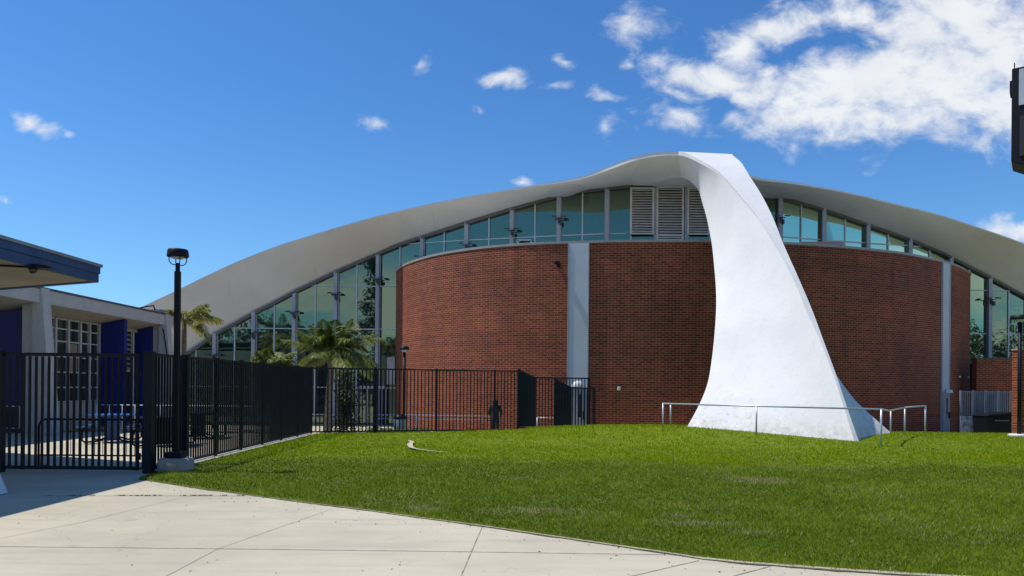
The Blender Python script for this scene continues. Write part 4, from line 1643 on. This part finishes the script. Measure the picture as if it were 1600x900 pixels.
# ------------------------------------------------------------------ right edge: walls, fence, dumpster
def brick_box(name, lo, hi, parent):
    x0, y0, z0 = lo
    x1, y1, z1 = hi
    g = MB()
    for (a, b) in (((x0, y0), (x1, y0)), ((x1, y0), (x1, y1)), ((x1, y1), (x0, y1)), ((x0, y1), (x0, y0))):
        L = math.hypot(b[0] - a[0], b[1] - a[1])
        s0 = a[0] * .7 + a[1] * .3
        g.grid([[(a[0], a[1], z0), (b[0], b[1], z0)], [(a[0], a[1], z1), (b[0], b[1], z1)]], uvs=[[(s0, z0), (s0 + L, z0)], [(s0, z1), (s0 + L, z1)]])
    b0 = g.add([(x0, y0, z1), (x1, y0, z1), (x1, y1, z1), (x0, y1, z1)], [(0, 1, 2, 3)])
    for i, t in enumerate(((x0, y0), (x1, y0), (x1, y1), (x0, y1))):
        g.uv[b0 + i] = t
    return g.build(name, M_brick, parent)


q0, q1 = W(1526, 561, 38.0), W(1586, 561, 38.0)
w1 = thing('brick_wall', (q0.x + 1, 38, PLAZA), 'plain brick screen wall below the glass to the right of the drum', 'wall')
brick_box('wall', (q0.x, 38.0, PLAZA - .1), (q1.x + 4, 38.4, q0.z), w1)
MB().box((q0.x - .03, 37.97, q0.z + .003), (q1.x + 4, 38.43, q0.z + .06)).build('coping', mat('brown coping', (0.12, 0.08, 0.06), .7), w1)
q0 = W(1594, 547, 29.0)
w2 = thing('brick_pier', (q0.x + .6, 29, -.4), 'brick pier with a sunlit left edge at the right end of the lawn', 'wall')
brick_box('wall', (q0.x, 29.0, -.7), (q0.x + 4.5, 29.46, q0.z), w2)
MB().box((q0.x - .03, 28.97, q0.z + .003), (q0.x + 4.53, 29.49, q0.z + .07)).build('coping', mat('pale brown coping', (0.34, 0.24, 0.17), .8), w2)

wf = thing('fence', (22.0, 33.5, PLAZA), 'grey metal picket fence between the brick drum and the brick pier', 'fence')
Yf = 34.0
x0, x1 = W(1501, 650, Yf).x, W(1600, 650, Yf).x
zt, zm = W(1540, 612, Yf).z, W(1540, 648, Yf).z
g = MB()
for z in (zt, zm):
    g.bar((x0, Yf, z), (x1, Yf, z), .05, .05)
M_gatep = mat('grey gate paint', (0.26, 0.28, 0.32), .5)
g.build('rail', M_gatep, wf)
n = 30
for i in range(n + 1):
    x = x0 + (x1 - x0) * i / n
    if i % 6 == 0:
        MB().box((x - .04, Yf - .04, PLAZA), (x + .04, Yf + .04, zt + .05)).build('post', M_gatep, wf)
    else:
        MB().box((x - .02, Yf - .015, zm), (x + .02, Yf + .015, zt)).build('picket', M_gatep, wf)
for (a, b) in ((1525, 1539), (1541, 1570)):
    xa, xb = W(a, 630, 34.25).x, W(b, 630, 34.25).x
    MB().box((xa, 34.25, zm - .05), (xb, 34.3, zt - .03)).build('infill_panel', mat('pale sheet', (0.33, 0.36, 0.41), .6), wf)
xa, xb = W(1501, 660, 33.7).x, W(1528, 660, 33.7).x
mp = MB().box((xa, 33.7, PLAZA), (xb, 33.76, zm - .06)).build('mural_panel', mat('mottled blue panel', (0.36, 0.42, 0.50), .7, scale=5.0, color2=(0.12, 0.15, 0.22)), wf)

dq0, dq1 = W(1541, 650, 32.6), W(1583, 650, 32.6)
du = thing('dumpster', ((dq0.x + dq1.x) / 2, 33.0, PLAZA), 'black dumpster with a sloping lid in front of the grey metal fence', 'dumpster')
zl0, zl1 = W(1541, 648, 32.6).z, W(1583, 643, 32.6).z
g = MB()
g.prism([(dq0.x + .1, 32.6, PLAZA + .1), (dq1.x + .3, 32.6, PLAZA + .1), (dq1.x + .3, 32.6, zl1 - .1), (dq0.x, 32.6, zl0 - .08)], (0, 0, 0), (0, 1.0, 0))
g.build('body', M_black, du, bevel=.02)
g = MB()
g.prism([(dq0.x - .05, 32.52, zl0 - .07), (dq1.x + .35, 32.52, zl1 - .09), (dq1.x + .35, 32.52, zl1 - .02), (dq0.x + .1, 32.52, zl0 + .02)], (0, 0, 0), (0, 1.12, 0))
g.build('lid', M_black, du, bevel=.02)
for sx in (dq0.x + .3, dq1.x):
    g = MB()
    g.tube([(sx, 32.75, PLAZA + .06), (sx + .06, 32.75, PLAZA + .06)], .06, 12)
    g.build('wheel', M_dark, du)
g = MB()
g.bar((dq0.x + .35, 32.5, zl0 - .25), (dq1.x - .25, 32.5, zl0 - .25), .06, .05)
g.build('handle', mat('scuffed grey bar', (0.12, 0.11, 0.10), .6), du)

# ------------------------------------------------------------------ sign cabinet, upper right (near)
Ys = 8.0
c0, c1 = W(1581, 107, Ys), W(1580, 252, Ys)
ms = thing('sign_cabinet', (c0.x + .9, Ys - .6, 0), 'black sign cabinet with a pale face panel high at the right edge', 'sign')
rd = Vector((math.cos(R(36)), -math.sin(R(36)), 0))      # along the face
bd = Vector((math.sin(R(36)), math.cos(R(36)), 0))       # into the cabinet
O = Vector((c0.x, Ys, 0))
pt = lambda a, b, z: O + rd * a + bd * b + Vector((0, 0, z))
z0, z1 = c1.z, c0.z
wd = 1.5
g = MB()
g.prism([pt(0, 0, z0), pt(.45, 0, z0 - .24), pt(wd, 0, z0 - .24), pt(wd, 0, z1), pt(0, 0, z1)], (0, 0, 0), bd * .45)
g.build('cabinet', M_black, ms, bevel=.01)


def face(name, a0, a1, za, zb, m, t=.012):
    g = MB()
    g.prism([pt(a0, -.002, za), pt(a1, -.002, za), pt(a1, -.002, zb), pt(a0, -.002, zb)], (0, 0, 0), -bd * t)
    return g.build(name, m, ms)


zz = lambda py: W(1590, py, Ys).z
face('face_panel', .065, wd - .07, zz(167), zz(111), mat('pale sign face', (0.42, 0.47, 0.52), .4))
face('screen', .075, wd - .07, zz(246), zz(184), M_dark)
g = MB()
g.prism([pt(-.022, .1, zz(139)), pt(-.002, .1, zz(139)), pt(-.002, .1, zz(121)), pt(-.022, .1, zz(121))], (0, 0, 0), bd * .2)
g.build('control_box', M_black, ms)
MB().tube([pt(.02, .1, z1), pt(.02, .1, z1 + .09)], .006, 6).build('antenna', M_black, ms)
MB().tube([pt(.95, .22, -.1), pt(.95, .22, z0 - .23)], .11, 16).build('pole', M_black, ms, smooth=True)

# folding board at the left edge
ab = thing('sandwich_board', (-7.35, 10.3, 0), 'white folding sandwich board standing in the shade at the left edge', 'sign')
e1 = W(11, 785, 10.7)
g = MB()
zb0 = .012
P0 = Vector((e1.x, 10.05, zb0))
P1 = Vector((e1.x - .42, 10.05, 1.0))
g.prism([P0, P1, P1 + Vector((.03, 0, .015)), P0 + Vector((.03, 0, 0))], (0, 0, 0), (0, .62, 0))
g.build('board', M_white, ab)
g = MB()
P2 = P1 + Vector((-.42, 0, -.98))
g.prism([P1 + Vector((-.02, 0, 0)), P2, P2 + Vector((.03, 0, 0)), P1 + Vector((.01, 0, .01))], (0, 0, 0), (0, .62, 0))
g.build('board', M_white, ab)
g = MB()
g.bar(P0 + Vector((-.03, -.02, .02)), P1 + Vector((-.0, -.02, 0)), .04, .03)
g.bar(P2 + Vector((.03, -.02, .02)), P1 + Vector((-.02, -.02, 0)), .04, .03)
g.bar(P0 + Vector((-.12, -.012, .12)), P2 + Vector((.12, -.012, .12)), .03, .03)
g.build('frame', mat('white board frame', (0.62, 0.65, 0.70), .5), ab)
g = MB()
g.prism([P0 + Vector((-.06, -.004, .05)), P1 + Vector((-.01, -.004, -.05)), P1 + Vector((-.04, -.004, -.05)), P2 + Vector((.08, -.004, .05))], (0, 0, 0), (0, .01, 0))
g.build('end_panel', M_white, ab)

# ------------------------------------------------------------------ plants
def frond(base, az, length, rise, droop, nleaf, leaf_len, rng_, width=.02):
    """one palm frond: rachis points and leaflet quads"""
    pts = []
    d0 = np.array([math.cos(az), math.sin(az), 0])
    for t in np.linspace(0, 1, 12):
        r = length * (t * math.cos(rise) ** (0.6) * (1 - .12 * t))
        z = length * (math.sin(rise) * t - droop * t * t)
        pts.append(np.array(base) + d0 * r + np.array([0, 0, z]))
    V, Fq = [], []
    side = np.array([-d0[1], d0[0], 0])
    for i in range(nleaf):
        t = .18 + .82 * i / (nleaf - 1)
        k = t * 11
        j = min(int(k), 10)
        p = pts[j] * (1 - (k - j)) + pts[j + 1] * (k - j)
        tg = pts[j + 1] - pts[j]
        tg /= np.linalg.norm(tg)
        for s in (-1, 1):
            L = leaf_len * (math.sin(math.pi * (t * .8 + .15))) * rng_.uniform(.8, 1.15)
            dv = side * s * .75 + tg * .75 + np.array([0, 0, rng_.uniform(-.5, .15)])
            dv /= np.linalg.norm(dv)
            up = np.cross(dv, tg)
            up /= np.linalg.norm(up) + 1e-9
            wv_ = np.cross(dv, up) * width
            mid_ = p + dv * L * .5
            tip_ = p + dv * L + np.array([0, 0, -L * .28])
            V += [p - wv_ * .4, mid_ - wv_, tip_, mid_ + wv_]
    return pts, V


def palm(x, y, zb, h, nf, L, label, m, seed, leaf=.5, rise=(.2, 1.3), trunk_r=.16, droop=.55, cat='palm tree', lean=(0, 0)):
    r_ = np.random.default_rng(seed)
    th = thing('palm_tree', (x, y, zb), label, cat, None)
    P = [(x + lean[0] * t * t, y + lean[1] * t * t, zb + h * t) for t in np.linspace(0, 1, 9)]
    g = MB()
    g.tube(P, [trunk_r * (1.25 - .4 * t + .05 * math.sin(i * 2.1)) for i, t in enumerate(np.linspace(0, 1, 9))], 10)
    g.build('trunk', M_trunk, th, smooth=True)
    top = np.array(P[-1])
    Vs, tn = [], []
    stems = MB()
    for i in range(nf):
        az = 2 * math.pi * (i * .382) + r_.uniform(-.3, .3)
        rs_ = r_.uniform(*rise)
        pts, V = frond(top + np.array([0, 0, -.1]), az, L * r_.uniform(.7, 1.18), rs_, droop * r_.uniform(.35, 1.5), 64, leaf, r_, .019)
        Vs += V
        tn += [r_.uniform(0, 1)] * len(V)
        stems.tube([Vector(p) for p in pts], [.03 - .0022 * k for k in range(12)], 5)
    stems.build('frond_stem', mat('frond stem', (0.16, 0.17, 0.05), .6), th)
    np_mesh('crown', np.array(Vs), np.arange(len(Vs)), 4, m, np.clip(np.array(tn) * .7 + r_.uniform(0, .3, len(Vs)), 0, 1), th)
    return th


M_palm = leaf_mat('palm leaf', (0.06, 0.095, 0.012), (0.22, 0.245, 0.035))
M_palmy = leaf_mat('yellowing palm leaf', (0.14, 0.175, 0.020), (0.42, 0.36, 0.045))
q = W(520, 540, 30.5)
palm(W(513, 600, 30.5).x, 30.5, PLAZA, 3.5, 44, 2.35, 'green feather palm in front of the tall glass, trunk behind the fence corner', M_palm, 3, .62, (.05, 1.5), .14, .55, lean=(.15, 0))
q = W(300, 520, 34.0)
palm(W(287, 600, 34.0).x, 34.0, PLAZA, 5.2, 22, 2.3, 'yellow green palm behind the lamp post at the end of the classroom building', M_palmy, 12, .5, (.15, 1.0), .12, .7)
q = W(428, 575, 27.5)
palm(W(428, 600, 27.5).x, 27.5, PLAZA * .5, 2.65, 30, 1.2, 'low bushy palm just showing above the middle of the side fence', leaf_mat('light palm leaf', (0.12, 0.155, 0.02), (0.30, 0.31, 0.07)), 5, .42, (.2, 1.3), .10, .6)

# ivy clump on the fence
vx = W(541, 620, 24.6)
iv = thing('climbing_shrub', (vx.x, 24.6, 0), 'dark leafy climbing shrub grown through the fence near the corner', 'shrub')
r_ = np.random.default_rng(21)
n = 2600
hh = r_.beta(1.0, 1.25, n) * 2.2
wd = .62 * (1 - .35 * hh / 2.2) * (1 + .25 * np.sin(hh * 5))
pts = np.stack([vx.x + r_.normal(0, .42, n) * wd, 24.62 + r_.normal(0, .12, n), hh - .05], 1)
v_, f_ = leaf_cloud(pts, .045, r_)
np_mesh('foliage', v_, f_, 4, leaf_mat('ivy leaf', (0.018, 0.028, 0.012), (0.075, 0.085, 0.035)), np.repeat(r_.uniform(0, 1, n) ** 1.6, 4), iv)
g = MB()
for k in range(7):
    xx = vx.x + random.uniform(-.3, .3)
    g.tube([(xx, 24.6, -.1), (xx + random.uniform(-.1, .1), 24.6, .9), (xx + random.uniform(-.25, .25), 24.6, 1.9)], [.018, .013, .006], 6)
g.build('stem', M_darkbark, iv)
# low planting on the plaza behind the fence
r_ = np.random.default_rng(5)
n = 2500
pts = np.stack([r_.uniform(-5.6, -3.2, n), 28.6 + r_.normal(0, .25, n), r_.uniform(-.55, -.02, n)], 1)
v_, f_ = leaf_cloud(pts, .05, r_)
hd = thing('low_hedge', (-4.4, 28.6, -.5), 'low green planting on the plaza behind the fence left of the brick wall', 'hedge')
np_mesh('foliage', v_, f_, 4, M_palm, np.repeat(r_.uniform(0, 1, n), 4), hd)

# trees behind the viewer: they show mirrored in the tall glass
r_ = np.random.default_rng(31)
tx_, ty_ = -18.0, -16.0
pine = thing('pine_tree', (tx_, ty_, 0), 'tall dark pine mirrored in the tall glass left of the brick drum', 'tree')
MB().tube([(tx_, ty_, 0), (tx_ + .2, ty_, 8), (tx_, ty_, 19)], [.35, .25, .05], 10).build('trunk', M_darkbark, pine, smooth=True)
cl = []
for k in range(34):
    h = r_.uniform(4.5, 19)
    rad = 2.9 * (1.05 - (h / 20) ** 1.4)
    a = r_.uniform(0, 6.28)
    c = np.array([tx_ + math.cos(a) * rad * r_.uniform(.3, 1), ty_ + math.sin(a) * rad * r_.uniform(.3, 1), h])
    cl.append(c + r_.normal(0, 1, (150, 3)) * np.array([.65, .65, .42]))
pts = np.concatenate(cl)
v_, f_ = leaf_cloud(pts, .20, r_)
np_mesh('crown', v_, f_, 4, leaf_mat('pine needle', (0.010, 0.020, 0.010), (0.03, 0.045, 0.02)), np.repeat(r_.uniform(0, 1, len(pts)), 4), pine)
cl = []
for k in range(420):
    side = k % 2 * 2
    X = r_.uniform(-75, 20) if side < 2 else r_.uniform(55, 150)
    Hh = (r_.uniform(5, 12) if X < -26 else r_.uniform(4, 7)) if side < 2 else r_.uniform(4, 15)
    c = np.array([X, -30 + r_.normal(0, 2.5), Hh * r_.uniform(.35, .9)])
    cl.append(c + r_.normal(0, 1, (170, 3)) * np.array([1.5, 1.2, 1.2]))
pts = np.concatenate(cl)
pts = pts[pts[:, 2] > 0]
v_, f_ = leaf_cloud(pts, .3, r_)
wd_ = np_mesh('wood', v_, f_, 4, leaf_mat('wood leaf', (0.014, 0.026, 0.010), (0.045, 0.06, 0.02)), np.repeat(r_.uniform(0, 1, len(pts)), 4))
tag(wd_, 'belt of dark trees mirrored low in the tall glass', 'trees', kind='stuff')
rp = palm(-22.0, 12.0, 0, 6.6, 18, 2.6, 'palm behind the classroom roof, mirrored as a silhouette in the glass', M_palm, 9, .7, (.1, 1.3), .2, .6)

# ------------------------------------------------------------------ person by the plaza railing
def person():
    q = W(773.5, 650, 30.2)
    x, y, z = q.x, 30.2, PLAZA
    th = thing('person', (x, y, z), 'person in a dark hooded top leaning on the plaza railing behind the fence', 'person')
    J = {'pel': (0, 0, .93), 'sp': (0, .02, 1.12), 'ch': (0, .03, 1.33), 'nk': (0, .05, 1.47), 'hd': (0, .08, 1.58), 'ht': (0, .07, 1.66),
         'lh': (-.10, 0, .90), 'lk': (-.11, .03, .49), 'la': (-.11, -.02, .09), 'lt': (-.12, .14, .04),
         'rh': (.10, 0, .90), 'rk': (.12, .05, .49), 'ra': (.13, 0, .09), 'rt': (.15, .15, .04),
         'ls': (-.18, .03, 1.39), 'le': (-.25, .08, 1.12), 'lw': (-.20, .34, 1.02), 'lf': (-.17, .42, 1.02),
         'rs': (.18, .03, 1.39), 're': (.26, .08, 1.12), 'rw': (.22, .34, 1.02), 'rf': (.19, .42, 1.02)}
    Ed = [('pel', 'sp'), ('sp', 'ch'), ('ch', 'nk'), ('nk', 'hd'), ('hd', 'ht'), ('pel', 'lh'), ('lh', 'lk'), ('lk', 'la'), ('la', 'lt'), ('pel', 'rh'), ('rh', 'rk'), ('rk', 'ra'), ('ra', 'rt'),
          ('ch', 'ls'), ('ls', 'le'), ('le', 'lw'), ('lw', 'lf'), ('ch', 'rs'), ('rs', 're'), ('re', 'rw'), ('rw', 'rf')]
    Rr = dict(pel=.155, sp=.15, ch=.165, nk=.065, hd=.10, ht=.085, lh=.10, lk=.065, la=.045, lt=.04, rh=.10, rk=.065, ra=.045, rt=.04, ls=.075, le=.055, lw=.04, lf=.035, rs=.075, re=.055, rw=.04, rf=.035)
    names = list(J)
    me = bpy.data.meshes.new('body')
    me.from_pydata([J[k] for k in names], [(names.index(a), names.index(b)) for a, b in Ed], [])
    o = bpy.data.objects.new('body', me)
    col.objects.link(o)
    md = o.modifiers.new('skin', 'SKIN')
    sk = me.skin_vertices[0].data
    for i, k in enumerate(names):
        sk[i].radius = (Rr[k], Rr[k] * (.72 if k in ('pel', 'sp', 'ch') else 1))
        sk[i].use_root = (k == 'pel')
    sb = o.modifiers.new('sub', 'SUBSURF')
    sb.levels = sb.render_levels = 2
    dg = bpy.context.evaluated_depsgraph_get()
    me2 = bpy.data.meshes.new_from_object(o.evaluated_get(dg))
    o.modifiers.clear()
    o.data = me2
    me2.name = 'body'
    me2.materials.clear()
    me2.materials.append(mat('dark hoodie cloth', (0.012, 0.012, 0.015), .9))
    me2.materials.append(mat('dark trousers cloth', (0.016, 0.018, 0.028), .9))
    me2.materials.append(mat('skin', (0.30, 0.17, 0.11), .6))
    me2.shade_smooth()
    for p in me2.polygons:
        c = p.center
        if c.z < .95 and abs(c.x) < .19 and c.y < .25: p.material_index = 1
        if c.y > .355 and c.z > .9: p.material_index = 2
        if c.z > 1.5 and c.y > .13: p.material_index = 2
    o.parent = th
    # hood round the head
    g = MB()
    rings = []
    for i in range(9):
        a = math.pi * i / 8
        rings.append([Vector((x + .125 * math.sin(a) * math.cos(t), y + .055 + .13 * math.sin(a) * math.sin(t) * (1 if math.sin(t) < 0 else .6), z + 1.575 + .14 * -math.cos(a))) for t in np.linspace(0, 2 * math.pi, 17)[:-1]])
    g.tube_rings(rings, cap=False)
    g.build('hood', mat('dark hoodie cloth', (0.012, 0.012, 0.015), .9), th, smooth=True)


person()
